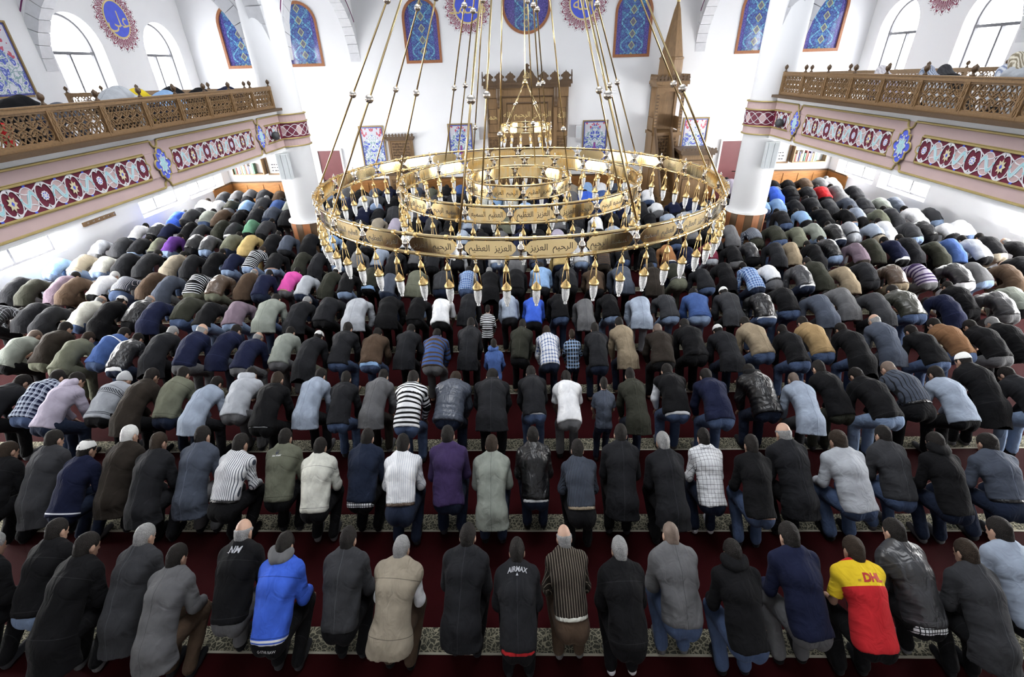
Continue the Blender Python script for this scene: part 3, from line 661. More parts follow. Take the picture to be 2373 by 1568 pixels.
for s in (-1, 1):
    b = MB().box((0, 0, 0), (.20, .22, .42)).build('loudspeaker', WHITEP, loc=(MX+s*1.86, YB-.115, 2.55)); tag(b, 'white wall loudspeaker beside the niche on the %s side' % ('lectern' if s < 0 else 'minbar'), 'loudspeaker')
    MB().box((0, -.112, 0), (.17, .006, .38)).build('speaker_grille', GREYBOX, b)
# ---- raised lectern (kursi) on the left of the niche
ku = tag(empty('preacher_lectern', (-4.60, YB-.006, 0)), 'tall carved oak preaching seat with crenellated top between two tile panels', 'pulpit')
MB().b2(-.46, .46, -.62, 0, 0, 1.25).build('body', OAK, ku); MB().b2(-.46, .46, -.09, 0, 1.25, 2.45).build('backrest', OAK, ku)
m = MB(); m.b2(-.55, .55, -.72, 0, 1.25, 1.33); m.build('seat_ledge', OAKD, ku)
m = MB(); m.b2(-.54, .54, -.18, 0, 2.45, 2.52); m.b2(-.50, .50, -.14, 0, 2.40, 2.45); m.build('cornice', OAKD, ku)
tag(put('carved_scrolls', carve(.66, .80, 8), OAKD, ku, mtx=onback(-.092) @ Matrix.Translation((0, 1.92, 0))), kind='stuff'); tag(put('carved_scrolls', carve(.7, .8, 9), OAKD, ku, mtx=onback(-.622) @ Matrix.Translation((0, .65, 0))), kind='stuff')
m = MB()
for z0, z1, y in ((1.47, 2.36, -.10), (.2, 1.1, -.63)): m.tube([(x, y, z) for x, z in rect(-.38, .38, z0, z1)], .018, 6, closed=True)
m.build('panel_moulding', OAK, ku)
for s in (-1, 1): MB().b2(s*.43-.03, s*.43+.03, -.60, -.09, 1.33, 1.62).build('armrest', OAK, ku)
crest(ku, -.54, .54, 2.52, 9, .13, -.16)
# ---- minbar: stair between side walls, tower with pointed roof
mb_ = tag(empty('minbar', (4.97, YB-.02, 0)), 'tall carved oak minbar with stair and slender spire', 'minbar')
TW = .47
for s in (-1, 1):
    prof = [(-2.75, 0), (-.95, 0), (-.95, 2.62), (-1.05, 2.62), (-2.75, .75)]
    MB().prism(prof, -.03, .03, Matrix(((0, 0, 1, s*.27-.14), (1, 0, 0, 0), (0, 1, 0, 0), (0, 0, 0, 1)))).build('stair_side', OAK, mb_)
    MB().tube([(s*.27-.14, -2.75, .80), (s*.27-.14, -1.0, 2.70)], .045, 8).build('handrail', OAKD, mb_)
    tag(put('carved_scrolls', carve(1.5, .5, 11), OAKD, mb_, mtx=Matrix(((0, 0, s, s*.30-.14), (1, 0, 0, -1.75), (0, 1, 0, .45), (0, 0, 0, 1)))), kind='stuff')
for k in range(8): MB().b2(-.38, .10, -2.7+.22*k, -.95, .18*k, .18*k+.18).build('step', OAK, mb_)
MB().b2(-TW, TW, -.95, -.01, 0, 2.45).build('tower_base', OAK, mb_); MB().b2(-TW-.04, TW+.04, -1.0, -.005, 2.45, 2.55).build('platform', OAK, mb_)
tag(put('carved_scrolls', carve(.78, .72, 12), OAKD, mb_, mtx=onback(-.955) @ Matrix.Translation((0, 2.02, 0))), kind='stuff')
MB().b2(-TW+.02, TW-.02, -.08, -.01, 2.55, 3.95).build('tower_back', OAK, mb_)
for sx in (-1, 1):
    for yy in (-.92, -.08): MB().b2(sx*(TW-.05)-.045, sx*(TW-.05)+.045, yy-.045, yy+.045, 2.55, 3.95).build('corner_post', OAK, mb_)
    tag(put('carved_scrolls', carve(.08, 1.1, 13), OAKD, mb_, mtx=onback(-.966) @ Matrix.Translation((sx*(TW-.05), 3.2, 0))), kind='stuff')
for sx in (-1, 1):
    MB().b2(sx*TW-.02, sx*TW+.02, -.90, -.1, 2.6, 3.0).build('side_parapet', OAK, mb_)
tp = plate([rect(-TW, TW, 3.55, 3.95), [(-.38, 3.551), (.38, 3.551)]+[(.38*math.cos(math.pi*k/10), 3.56+.26*math.sin(math.pi*k/10)) for k in range(1, 10)]], .05); put('tower_arch', tp, OAK, mb_, mtx=onback(-.93))
m = MB(); m.b2(-TW-.08, TW+.08, -1.06, -.005, 4.02, 4.12); m.b2(-TW-.03, TW+.03, -1.0, -.005, 3.95, 4.02); m.build('cornice', OAK, mb_)
crest(mb_, -TW-.08, TW+.08, 4.12, 9, .20, -1.04)
for s in (-1, 1):
    me = MB().prism(merlon(.115, .20), -.015, .015, onleft(0)).mesh('merlon')
    for i in range(8): put('merlon', me, OAK, mb_, (s*(TW+.06), -.98+.12*i, 4.12))
MB().lathe([(.40, 0), (.39, .62), (.41, .64), (.41, .68), (.37, .70), (.10, 2.0), (.05, 2.15), (.045, 2.2)], 8, (0, -.50, 4.12)).build('spire', OAK, mb_)
MB().lathe([(.03, 0), (.06, .05), (.02, .10), (.02, .16), (.05, .21), (.015, .27), (.01, .32)], 10, (0, -.5, 6.30)).build('spire_finial', GOLDLEAF, mb_)
MB().tube([(.06*math.cos(a), -.5, 6.68+.06*math.sin(a)) for a in [-math.pi/2+.6+k*.42 for k in range(13)]], .012, 6).build('crescent', GOLDLEAF, mb_)
# ---- low pulpit on the right
pu = tag(empty('low_pulpit', (5.80, YB-1.62, 0)), 'low carved oak pulpit box with inscription panel in front of the minbar', 'pulpit')
MB().b2(-.50, .50, -.50, .50, 0, 2.02).build('body', OAK, pu)
m = MB(); m.b2(-.60, .60, -.60, .56, 2.02, 2.10); m.b2(-.55, .55, -.55, .53, 1.96, 2.02); m.build('cornice', OAKD, pu)
m = MB()
for z0, z1 in ((1.45, 1.8), (.2, 1.2)): m.tube([(x, -.51, z) for x, z in rect(-.40, .40, z0, z1)], .016, 6, closed=True)
m.build('panel_moulding', OAKD, pu)
put('calligraphy', text_mesh(AR_LINE, .15), GOLDLEAF, pu, mtx=onback(-.505) @ Matrix.Translation((0, 1.62, 0))); tag(put('carved_scrolls', carve(.8, .16, 15), OAKD, pu, mtx=onback(-.502) @ Matrix.Translation((0, 1.33, 0))), kind='stuff')
crest(pu, -.58, .58, 2.10, 11, .10, -.57)
# ---- notice boards with clock and book shelves under the galleries
for s in (-1, 1):
    nm = 'beside the book shelf, left column' if s < 0 else 'behind the right column'
    nb = tag(empty('notice_board', (s*9.12, YB-.004, 1.62)), 'white printed notice board with grey clock %s' % nm, 'notice board')
    MB().b2(-.72, .72, -.03, 0, -.30, .55).build('sheet', PAPER, nb); put('frame', plate([rect(-.78, .78, -.36, .61), rect(-.72, .72, -.30, .55)], .05), OAK, nb, mtx=onback(-.025))
    MB().lathe([(.24, 0), (.24, .03), (.20, .05), (.01, .05)], 28, mtx=onback(-.03) @ Matrix.Translation((0, .34, 0))).build('clock', GREYBOX, nb)
    m = MB()
    for r_ in range(3):
        for k in range(12): m.b2(-.6+.1*k, -.6+.1*k+.05+.02*((k*5+r_) % 3), -.033, -.031, -.22+.11*r_, -.22+.11*r_+.035)
    m.build('print', INK, nb)
    sh = tag(empty('book_shelf', (s*10.57, YB-.004, 1.34)), 'oak wall shelf of books under the %s gallery' % ('left' if s < 0 else 'right'), 'shelf')
    MB().b2(-.62, .62, -.26, 0, -.03, 0).build('shelf_board', OAK, sh); MB().b2(-.62, .62, -.26, 0, .52, .55).build('shelf_board', OAK, sh)
    for e in (-1, 1): MB().b2(e*.60-.02, e*.60+.02, -.26, 0, 0, .52).build('side_board', OAK, sh)
    x = -.56; r_ = random.Random(3+s)
    cols = [(.05, .12, .08), (.25, .04, .03), (.55, .5, .42), (.06, .06, .15), (.45, .3, .1), (.6, .6, .58)]
    for i in range(13):
        w = .03+.03*r_.random(); hh = .26+.14*r_.random(); c = cols[i % 6]
        cnm = ['dark green', 'red', 'beige', 'navy', 'ochre', 'pale grey'][i % 6]; bk = MB().b2(s*10.57+x, s*10.57+x+w, YB-.2, YB-.02, 1.341, 1.341+hh).build('book', mat('book_cover_%d' % (i % 6), c, .5))
        tag(bk, '%s book, %s along the wall shelf under the %s gallery' % (cnm, ['first', 'second', 'third', 'fourth', 'fifth', 'sixth', 'seventh', 'eighth', 'ninth', 'tenth', 'eleventh', 'twelfth', 'last'][i], 'left' if s < 0 else 'right'), 'book', 'books on the shelf under the %s gallery' % ('left' if s < 0 else 'right'))
        x += w+.012+.02*(r_.random() > .7)
ws = tag(MB().b2(-XW+.001, -XW+.05, 11.95, 13.05, 1.34, 1.46).build('coat_rail', OAK), 'short wooden coat rail on the white wall under the left gallery', 'coat rail')
for k in range(6): MB().tube([(-XW+.05, 12.05+.18*k, 1.42), (-XW+.10, 12.05+.18*k, 1.40), (-XW+.11, 12.05+.18*k, 1.44)], .008, 6).build('hook', STEEL, ws)
# ================================================================== chandeliers
def frosted():
    m = bpy.data.materials.new('frosted_lamp_glass'); nt, N, L, B = nodes(m)
    tc = N.new('ShaderNodeTexCoord'); vo = N.new('ShaderNodeTexVoronoi'); vo.inputs['Scale'].default_value = 60; L.new(tc.outputs['Object'], vo.inputs['Vector'])
    L.new(mixc(N, L, math_node(N, L, 'LESS_THAN', vo.outputs['Distance'], .32), (.92, .92, .91), (.72, .72, .70)), B.inputs['Base Color'])
    B.inputs['Roughness'].default_value = .25; B.inputs['Alpha'].default_value = .97
    bp = N.new('ShaderNodeBump'); bp.inputs['Strength'].default_value = .5; bp.inputs['Distance'].default_value = .01; L.new(vo.outputs['Distance'], bp.inputs['Height']); L.new(bp.outputs[0], B.inputs['Normal'])
    return m
FROST = frosted()
lm = MB()    # origin at the hook under the ring; hangs down to about -.50
lm.tube([(0, 0, .0), (0, 0, -.03)], .006, 6); lm.tube([(.012*math.cos(k*.785), 0, -.04+.014*math.sin(k*.785)) for k in range(8)], .003, 5, closed=True)
lm.lathe([(.004, 0), (.010, -.012), (.018, -.03), (.026, -.045), (.030, -.055), (.030, -.075), (.024, -.08), (.004, -.08)][::-1], 12, (0, 0, -.055))
for k in range(3):
    a = 2*math.pi*k/3+.5; lm.tube([(.026*math.cos(a), .026*math.sin(a), -.13), (.046*math.cos(a), .046*math.sin(a), -.285)], .0034, 5)
lm.lathe([(.003, 0), (.010, -.014), (.022, -.028), (.026, -.034), (.036, -.044), (.040, -.052), (.046, -.06), (.050, -.066), (.050, -.086), (.040, -.092), (.004, -.092)][::-1], 16, (0, 0, -.23))
LAMPM = lm.mesh('lamp', True)
GLS = MB().lathe([(.034, 0), (.040, -.02), (.039, -.07), (.033, -.115), (.022, -.148), (.013, -.158), (.019, -.168), (.017, -.178), (.004, -.185)][::-1], 16, (0, 0, -.32)).mesh('lamp_glass', True)
def ring_z(prof, R, n=120):
    m = MB(); vs = []; k = len(prof)
    for i in range(n):
        a = 2*math.pi*i/n; vs += [((R+dr)*math.sin(a), -(R+dr)*math.cos(a), z) for dr, z in prof]
    fs = [(i*k+j, i*k+(j+1) % k, ((i+1) % n)*k+(j+1) % k, ((i+1) % n)*k+j) for i in range(n) for j in range(k)]
    return m.add(vs, fs)
def tubeprof(z, r, n=10): return [(r*math.cos(2*math.pi*k/n), z+r*math.sin(2*math.pi*k/n)) for k in range(n)]
ENGR = mat('engraved_line', (.05, .035, .02), .6, var=.1)
def make_ring(root, nm, R, zt, hb, npan, nl, tr, a0=0.0, s=1.0, engrave=True):
    r = empty(nm, parent=root)
    ring_z(tubeprof(zt, tr), R).build('upper_tube', BRASS, r, smooth=True); ring_z(tubeprof(zt-hb, tr), R).build('lower_tube', BRASS, r, smooth=True)
    da = 2*math.pi/npan
    for i in range(npan):
        a = a0+da*(i+.5); w = .42*da; vs = []; K = 12
        for k in range(K+1):
            u = -1+2*k/K; b = a+w*u; e = (1-abs(u)**10*.72)*(hb/2-tr-.004)
            for rr in (R-.004, R+.004):
                vs += [(rr*math.sin(b), -rr*math.cos(b), zt-hb/2-e), (rr*math.sin(b), -rr*math.cos(b), zt-hb/2+e)]
        fs = []
        for k in range(K):
            p = 4*k; fs += [(p, p+1, p+5, p+4), (p+2, p+6, p+7, p+3), (p+1, p+3, p+7, p+5), (p, p+4, p+6, p+2)]
        fs += [(0, 2, 3, 1), (4*K, 4*K+1, 4*K+3, 4*K+2)]
        pn = MB().add(vs, fs).build('band_plate', BRASS, r, smooth=False)
        if engrave:
            t = text_mesh(AR_BAND[i % 4]+'  '+AR_BAND[(i+1) % 4], hb*.46, 'engraved_lettering'); n_ = len(t.vertices); co = np.empty(n_*3, np.float32); t.vertices.foreach_get('co', co); co = co.reshape(-1, 3)
            mx_ = np.abs(co[:, 0]).max(); lim = .84*w*R; f_ = min(1, lim/mx_)
            th = a+co[:, 0]*f_/R; q = np.stack([(R+.0055)*np.sin(th), -(R+.0055)*np.cos(th), zt-hb/2+co[:, 1]], 1).astype(np.float32)
            t.vertices.foreach_set('co', q.ravel()); t.update(); tag(put('engraved_lettering', t, ENGR, pn), kind='stuff')
        b = a0+da*i; m = MB(); x, y = R*math.sin(b), -R*math.cos(b)
        m.lathe([(.008, -hb), (.016, -hb*.86), (.010, -hb*.75), (.030*s, -hb*.62), (.036*s, -hb*.5), (.030*s, -hb*.38), (.010, -hb*.25), (.020, -hb*.12), (.008, 0), (.014, .04), (.003, .06)], 12, (x, y, zt)); m.build('ball_post', STEEL, r, smooth=True)
        m = MB()
        for e in (-.28, .0, .28):
            bb = b+da*(.5+e) if e else b
            for z in (zt, zt-hb): m.tube([(R*math.sin(bb-.006), -R*math.cos(bb-.006), z), (R*math.sin(bb+.006), -R*math.cos(bb+.006), z)], tr*1.35, 10)
        tag(m.build('clamp_collar', BRASSR, r, smooth=False), kind='stuff')
    for i in range(nl):
        a = a0+2*math.pi*(i+.5)/nl; l = put('lamp', LAMPM, BRASSR, root, (R*math.sin(a), -R*math.cos(a), zt-hb-tr*.6), rz=a); l.scale = (s, s, s)
        put('lamp_glass', GLS, FROST, l)
    return r
def rods(root, R, zt, n, a0, ztop, rtop, r=.0115, balls=(4.43, 5.42), br=.045):
    for i in range(n):
        a = a0+2*math.pi*i/n; p = Vector((R*math.sin(a), -R*math.cos(a), zt)); q = Vector((rtop*math.sin(a), -rtop*math.cos(a), ztop))
        o = MB().tube([p, q], r, 8).build('suspension_rod', BRASS, root, smooth=True)
        for z in balls:
            t = (z-zt)/(ztop-zt)
            if 0 < t < 1: c = p+(q-p)*t; MB().ball(c, br, 16).build('rod_ball', STEEL, o, smooth=True)
        MB().tube([p, p+(q-p).normalized()*.22], .004, 6).build('hanger_clip', BRASSR, o)
CH = tag(empty('ring_chandelier', (-.0775, 7.106, 0)), 'huge three-ring polished brass chandelier hanging over the bowing crowd', 'chandelier')
rd = math.radians
make_ring(CH, 'outer_ring', 2.80, 3.30, .19, 30, 60, .018, rd(-11.2))
make_ring(CH, 'middle_ring', 1.715, 3.32, .19, 20, 36, .017, rd(-3))
make_ring(CH, 'inner_ring', .735, 3.335, .18, 10, 16, .014, rd(5), .9)
rods(CH, 2.80, 3.32, 10, rd(-11.2), 7.6, .25); rods(CH, 1.715, 3.34, 6, rd(-14), 7.6, .2, .0105, br=.042); rods(CH, .735, 3.35, 4, rd(-20), 7.6, .12, .009, balls=(3.95, 5.42), br=.035)
m = MB().lathe([(.02, -.25), (.12, -.22), (.32, -.05), (.34, .04), (.2, .14), (.05, .25), (.03, .4)], 24, (0, 0, 7.65)); m.build('hub', BRASS, CH, smooth=True)
MB().tube([(0, 0, 7.9), (0, 0, ZC+5.3)], .02, 8).build('suspension_rod', BRASS, CH)
C2 = tag(empty('small_chandelier', (.06, 15.2, 0)), 'small single-ring brass chandelier hanging in front of the prayer niche', 'chandelier')
make_ring(C2, 'ring', .745, 3.20, .15, 8, 16, .016, 0, .85, engrave=False)
rods(C2, .745, 3.2, 4, rd(40), 4.28, .05, .012, balls=(3.75,), br=.04)
MB().lathe([(.01, -.05), (.09, 0), (.05, .10), (.03, .14)], 14, (0, 0, 4.25)).build('hub', BRASS, C2, smooth=True)
MB().tube([(0, 0, 4.35), (0, 0, ZC+.02)], .018, 8).build('suspension_rod', BRASS, C2)
# ================================================================== people: signed-distance figures meshed by surface nets
def snet(fn, lo, hi, h):
    n = [int(math.ceil((hi[i]-lo[i])/h))+2 for i in range(3)]
    ax = [(lo[i]+h*np.arange(n[i])).astype(np.float32) for i in range(3)]
    P = np.stack(np.meshgrid(*ax, indexing='ij'), -1).reshape(-1, 3)
    st = 4; nc = [(m_+st-1)//st+1 for m_ in n]; axc = [(lo[i]+h*st*np.arange(nc[i])).astype(np.float32) for i in range(3)]
    Vc = fn(np.stack(np.meshgrid(*axc, indexing='ij'), -1).reshape(-1, 3)).reshape(nc)
    near = np.abs(Vc) < h*st*1.9; near = near | (Vc < 0) & (Vc > -h*st*1.9)
    V = np.repeat(np.repeat(np.repeat(Vc, st, 0), st, 1), st, 2); Nn = np.repeat(np.repeat(np.repeat(near, st, 0), st, 1), st, 2)
    o2 = st//2; V = V[o2:o2+n[0], o2:o2+n[1], o2:o2+n[2]].copy(); Nn = Nn[o2:o2+n[0], o2:o2+n[1], o2:o2+n[2]].ravel()
    V = V.ravel(); V[Nn] = fn(P[Nn]); V = V.reshape(n).astype(np.float32); Sg = V < 0
    nx, ny, nz = n
    cs = [(i, j, k) for i in (0, 1) for j in (0, 1) for k in (0, 1)]
    sl = lambda A, c: A[c[0]:nx-1+c[0], c[1]:ny-1+c[1], c[2]:nz-1+c[2]]
    cnt = sum(sl(Sg, c).astype(np.int8) for c in cs); act = (cnt > 0) & (cnt < 8)
    ids = np.argwhere(act); idx = -np.ones(act.shape, np.int64); idx[act] = np.arange(len(ids))
    acc = np.zeros((len(ids), 3), np.float32); num = np.zeros(len(ids), np.float32)
    val = {c: sl(V, c)[act] for c in cs}
    for a in cs:
        for d in range(3):
            if a[d]: continue
            b = list(a); b[d] = 1; b = tuple(b); va, vb = val[a], val[b]; cr = (va < 0) != (vb < 0)
            t = np.where(cr, va/np.where(cr, va-vb, 1), 0)
            for q in range(3): acc[:, q] += np.where(cr, a[q]+(t if q == d else 0), 0)
            num += cr
    vert = (ids+acc/np.maximum(num, 1)[:, None])*h+np.array(lo)
    F = []
    for d in range(3):
        e, f = [(1, 2), (2, 0), (0, 1)][d]
        s0 = [slice(1, -1)]*3; s0[d] = slice(0, -1); s1 = list(s0); s1[d] = slice(1, None)
        A, B = Sg[tuple(s0)], Sg[tuple(s1)]
        for flip, msk in ((False, A & ~B), (True, ~A & B)):
            q = np.argwhere(msk)
            if not len(q): continue
            q = q+1; q[:, d] -= 1
            def cell(de, df): c = q.copy(); c[:, e] -= de; c[:, f] -= df; return idx[c[:, 0], c[:, 1], c[:, 2]]
            Q = np.stack([cell(1, 1), cell(0, 1), cell(0, 0), cell(1, 0)], 1)
            F.append(Q[:, ::-1] if flip else Q)
    return vert, np.concatenate(F) if F else np.zeros((0, 4), int)
def V3(*a): return np.array(a, np.float32)
def cap(P, a, b, ra, rb, sx=1.0):
    """tapered capsule; sx widens it along x about its own axis plane"""
    a = np.array(a, np.float32); b = np.array(b, np.float32)
    if sx != 1.0:
        P = P.copy(); P[:, 0] /= sx; a = a.copy(); b = b.copy(); a[0] /= sx; b[0] /= sx
    ba = b-a; t = np.clip(((P-a)@ba)/max(float(ba@ba), 1e-9), 0, 1)
    return np.linalg.norm(P-a-t[:, None]*ba, axis=1)-(ra+(rb-ra)*t)
def ell(P, c, r):
    q = (P-np.array(c, np.float32))/np.array(r, np.float32); return (np.linalg.norm(q, axis=1)-1)*min(r)
def smin(a, b, k):
    h = np.clip(.5+.5*(b-a)/k, 0, 1); return b+(a-b)*h-k*h*(1-h)
def half(P, p, n): n = np.array(n, np.float32); n = n/np.linalg.norm(n); return (P-np.array(p, np.float32))@n
def rip(P, s, amp, seed=0):
    """cloth folds"""
    x, y, z = P[:, 0], P[:, 1], P[:, 2]
    w = .9*np.sin(9*x+6*np.sin(7*z+seed)+8*y)+np.sin(17*x+9*y+5*z+seed)+.7*np.sin(-21*x+13*z+7*y+1.7*seed)+.5*np.sin(31*y-19*z+11*x+.3*seed)+.35*np.sin(47*x+23*z-29*y+2.1*seed)
    return amp*w*s
POSES = {
 # spine pelvis->waist->chest->shoulder, neck, head centre, gaze pitch (deg below horizontal), knee, ankle, elbow, hand
 'squat': dict(sp=[(-.135, .565), (.0, .70), (.14, .815), (.275, .885)], nk=(.345, .925), hd=(.40, .985), gz=40, kn=(.16, .26, .42), an=(.12, -.07, .09), el=(.222, .17, .62), ha=(.17, .30, .50)),
 'half':  dict(sp=[(-.23, .76), (-.06, .855), (.11, .90), (.25, .90)], nk=(.33, .905), hd=(.41, .925), gz=65, kn=(.125, .07, .44), an=(.115, -.06, .09), el=(.212, .17, .66), ha=(.15, .17, .50)),
 'mid':   dict(sp=[(-.22, .74), (-.05, .86), (.11, .93), (.24, .955)], nk=(.32, .98), hd=(.395, 1.01), gz=55, kn=(.125, .09, .43), an=(.115, -.06, .09), el=(.212, .17, .71), ha=(.15, .19, .50)),
 'deep':  dict(sp=[(-.24, .78), (-.08, .885), (.10, .91), (.25, .85)], nk=(.33, .80), hd=(.40, .75), gz=85, kn=(.12, .04, .45), an=(.11, -.06, .09), el=(.21, .17, .60), ha=(.145, .13, .47)),
 'stoop': dict(sp=[(-.10, .84), (-.04, 1.0), (.05, 1.15), (.13, 1.25)], nk=(.19, 1.33), hd=(.25, 1.41), gz=35, kn=(.11, .02, .46), an=(.10, -.05, .09), el=(.24, .10, 1.0), ha=(.17, .22, .78)),
}
class Fig:
    def __init__(s, name):
        q = POSES[name]; s.q = q; s.sp = [V3(0, y, z) for y, z in q['sp']]; s.P0, s.P1, s.P2, s.P3 = s.sp
        s.N = V3(0, *q['nk']); s.H = V3(0, *q['hd']); g = math.radians(q['gz']); s.hy = V3(0, math.cos(g), -math.sin(g)); s.hz = V3(0, math.sin(g), math.cos(g))
        d = s.P3-s.P2; d /= np.linalg.norm(d); s.sd = d; w = s.P1-s.P0; s.wd = w/np.linalg.norm(w)
        s.sh = s.P3-d*.02+V3(0, 0, -.025); s.SX = .17
        s.seg = [(s.P0, s.P1, .118, .108, 1.38, 1.40), (s.P1, s.P2, .108, .118, 1.40, 1.42), (s.P2, s.P3, .118, .090, 1.42, 1.62)]
    def mir(s, p, e): return V3(p[0]*e, p[1], p[2])
    def S_(s, e): return V3(e*s.SX, s.sh[1], s.sh[2])
    def torso(s, P, g):
        d = None
        for a, b, ra, rb, s0, s1 in s.seg:
            r = (ra+rb)/2; sx = (r*(s0+s1)/2+g*.6)/(r+g); c = cap(P, a, b, ra+g, rb+g, sx); d = c if d is None else smin(d, c, .05)
        y = cap(P, s.S_(-1), s.S_(1), .062+g, .062+g); return smin(d, y, .06)
    def arm(s, P, e, g, r=1.0):
        q = s.q; a, b, c = s.S_(e), s.mir(q['el'], e), s.mir(q['ha'], e)
        return smin(cap(P, a, b, .052*r+g, .042*r+g), cap(P, b, c, .042*r+g, .030*r+g), .02)
    def seat(s, P, g):
        d = smin(cap(P, s.P0, s.P0+s.wd*.10, .112+g, .105+g, 1.40), ell(P, s.P0+V3(.075, -.035, -.03), (.10+g, .105+g, .105+g)), .03)
        return smin(d, ell(P, s.P0+V3(-.075, -.035, -.03), (.10+g, .105+g, .105+g)), .03)
    def leg(s, P, e, g):
        hp = s.P0+V3(e*.088, .0, -.02); k = s.mir(s.q['kn'], e); a = s.mir(s.q['an'], e)
        return smin(cap(P, hp, k, .092+g, .062+g), cap(P, k, a, .060+g*1.3, .042+g*1.8), .03)
    def foot(s, P, e, g=0):
        a = s.mir(s.q['an'], e); h = V3(a[0], a[1]-.03, .038); t = V3(a[0]*1.12, a[1]+.17, .030)
        return smin(smin(cap(P, a, h, .040+g, .036+g), cap(P, h, t, .036+g, .030+g, 1.15), .03), cap(P, a, (h+t)/2, .036+g, .034+g), .03)
    def hl(s, P):
        q = P-s.H; return np.stack([q[:, 0], q@s.hy, q@s.hz], 1)
    def cran(s, P, g=0):
        q = s.hl(P); return ell(q, (0, -.008, .018), (.077+g, .097+g, .100+g))
    def head(s, P):
        q = s.hl(P)
        d = smin(s.cran(P), ell(q, (0, .035, -.055), (.057, .062, .075)), .03)
        d = smin(d, cap(q, (0, .088, .005), (0, .112, -.035), .010, .014), .015)      # nose
        d = smin(d, cap(q, (-.02, .088, -.072), (.02, .088, -.072), .009, .009), .012)  # lips
        d = smin(d, cap(q, (-.035, .080, .022), (.035, .080, .022), .012, .012), .015)  # brow
        for e in (-1, 1):
            d = smin(d, ell(q, (e*.081, -.005, -.012), (.012, .022, .034)), .008)
            d = np.maximum(d, -ell(q, (e*.032, .098, .002), (.014, .014, .009)))
            d = np.minimum(d, ell(q, (e*.032, .084, .002), (.012, .012, .010)))
        return d
    def hand(s, P, e):
        w = s.mir(s.q['ha'], e); k = s.mir(s.q['kn'], e); f = V3(0, .35, -1); f /= np.linalg.norm(f); lat = V3(1, 0, 0)
        d = ell((P-w-f*.045), (0, 0, 0), (.038, .022, .05))
        for i, L_ in enumerate((.062, .074, .078, .068)):
            a = w+f*.08+lat*(i-1.5)*.021*e; b = a+f*L_*.55+V3(0, .004, 0); c = b+(f+V3(0, -.55, 0))*L_*.45
            d = np.minimum(d, np.minimum(cap(P, a, b, .0092, .0088), cap(P, b, c, .0088, .0075)))
        a = w+f*.02-lat*e*.03; d = np.minimum(d, np.minimum(cap(P, a, a+f*.03-lat*e*.028, .013, .011), cap(P, a+f*.03-lat*e*.028, a+f*.062-lat*e*.036, .011, .009)))
        return d
    def body(s, P, fine=True):
        d = smin(s.torso(P, -.014), cap(P, s.P3, s.N, .062, .055), .03); d = smin(d, cap(P, s.N, s.H, .056, .060), .03); d = smin(d, s.head(P), .02)
        for e in (-1, 1):
            d = smin(d, s.arm(P, e, -.008), .012); d = smin(d, s.leg(P, e, -.006), .02); d = smin(d, s.foot(P, e, -.003), .02)
            d = smin(d, s.hand(P, e) if fine else ell(P-s.mir(s.q['ha'], e)-V3(0, .012, -.05), (0, 0, 0), (.04, .026, .07)), .012)
        return smin(d, s.seat(P, -.010), .03)
    def v_along(s, P):
        best = np.full(len(P), 9., np.float32); v = np.zeros(len(P), np.float32); acc = 0
        for a, b in zip(s.sp[:-1], s.sp[1:]):
            ba = b-a; l = float(np.linalg.norm(ba)); t = ((P-a)@ba)/(l*l); tc = np.clip(t, 0, 1); d = np.linalg.norm(P-a-tc[:, None]*ba, axis=1)
            tt = np.where((a is s.P0), np.minimum(t, 1), np.where((b is s.P3), np.maximum(t, 0), tc)); m = d < best; best[m] = d[m]; v[m] = acc+tt[m]*l; acc += l
        return v, best
    def coords(s, P):
        """garment coordinates: u across, v along the spine (or the sleeve), w = 1 on a sleeve"""
        v, dt = s.v_along(P); u = P[:, 0].copy(); w = np.zeros(len(P), np.float32)
        for e in (-1, 1):
            a, b, c = s.S_(e), s.mir(s.q['el'], e), s.mir(s.q['ha'], e)
            for p, q, off in ((a, b, 0.0), (b, c, float(np.linalg.norm(b-a)))):
                ba = q-p; l = float(np.linalg.norm(ba)); t = np.clip(((P-p)@ba)/(l*l), 0, 1); d = np.linalg.norm(P-p-t[:, None]*ba, axis=1)
                m = (d < .075) & (np.abs(P[:, 0]) > s.SX*.88) & ((P[:, 0] > 0) == (e > 0)) & (d < dt-.02)
                v[m] = .48-off-t[m]*l; u[m] = (P[m, 1]-p[1])*1.0; w[m] = 1
        return np.stack([u, v, w], 1)
LO, HI = (-.42, -.52, -.02), (.42, .62, 1.60)
def box_of(P): return
def bounds(f): zs = [p[1] for p in f.q['sp']]+[f.q['hd'][1]]; return (-.40, -.48, -.01), (.40, .62, max(zs)+.17)
def npmesh(name, vert, quad, attr=None):
    me = bpy.data.meshes.new(name); me.vertices.add(len(vert)); me.vertices.foreach_set('co', vert.astype(np.float32).ravel())
    me.loops.add(len(quad)*4); me.loops.foreach_set('vertex_index', quad.astype(np.int32).ravel())
    me.polygons.add(len(quad)); me.polygons.foreach_set('loop_start', np.arange(0, len(quad)*4, 4, dtype=np.int32)); me.polygons.foreach_set('loop_total', np.full(len(quad), 4, np.int32))
    me.polygons.foreach_set('use_smooth', np.ones(len(quad), bool)); me.materials.append(None); me.update(calc_edges=True)
    if attr is not None:
        a = me.attributes.new('gar', 'FLOAT_VECTOR', 'POINT'); a.data.foreach_set('vector', attr.astype(np.float32).ravel())
    return me
_T = {}
def decim(me, ratio):
    o = bpy.data.objects.new('tmp', me); C.objects.link(o); md = o.modifiers.new('d', 'DECIMATE'); md.ratio = ratio
    dg = bpy.context.evaluated_depsgraph_get(); m2 = bpy.data.meshes.new_from_object(o.evaluated_get(dg)); bpy.data.objects.remove(o)
    m2.name = me.name; bpy.data.meshes.remove(me); m2.polygons.foreach_set('use_smooth', [True]*len(m2.polygons)); return m2
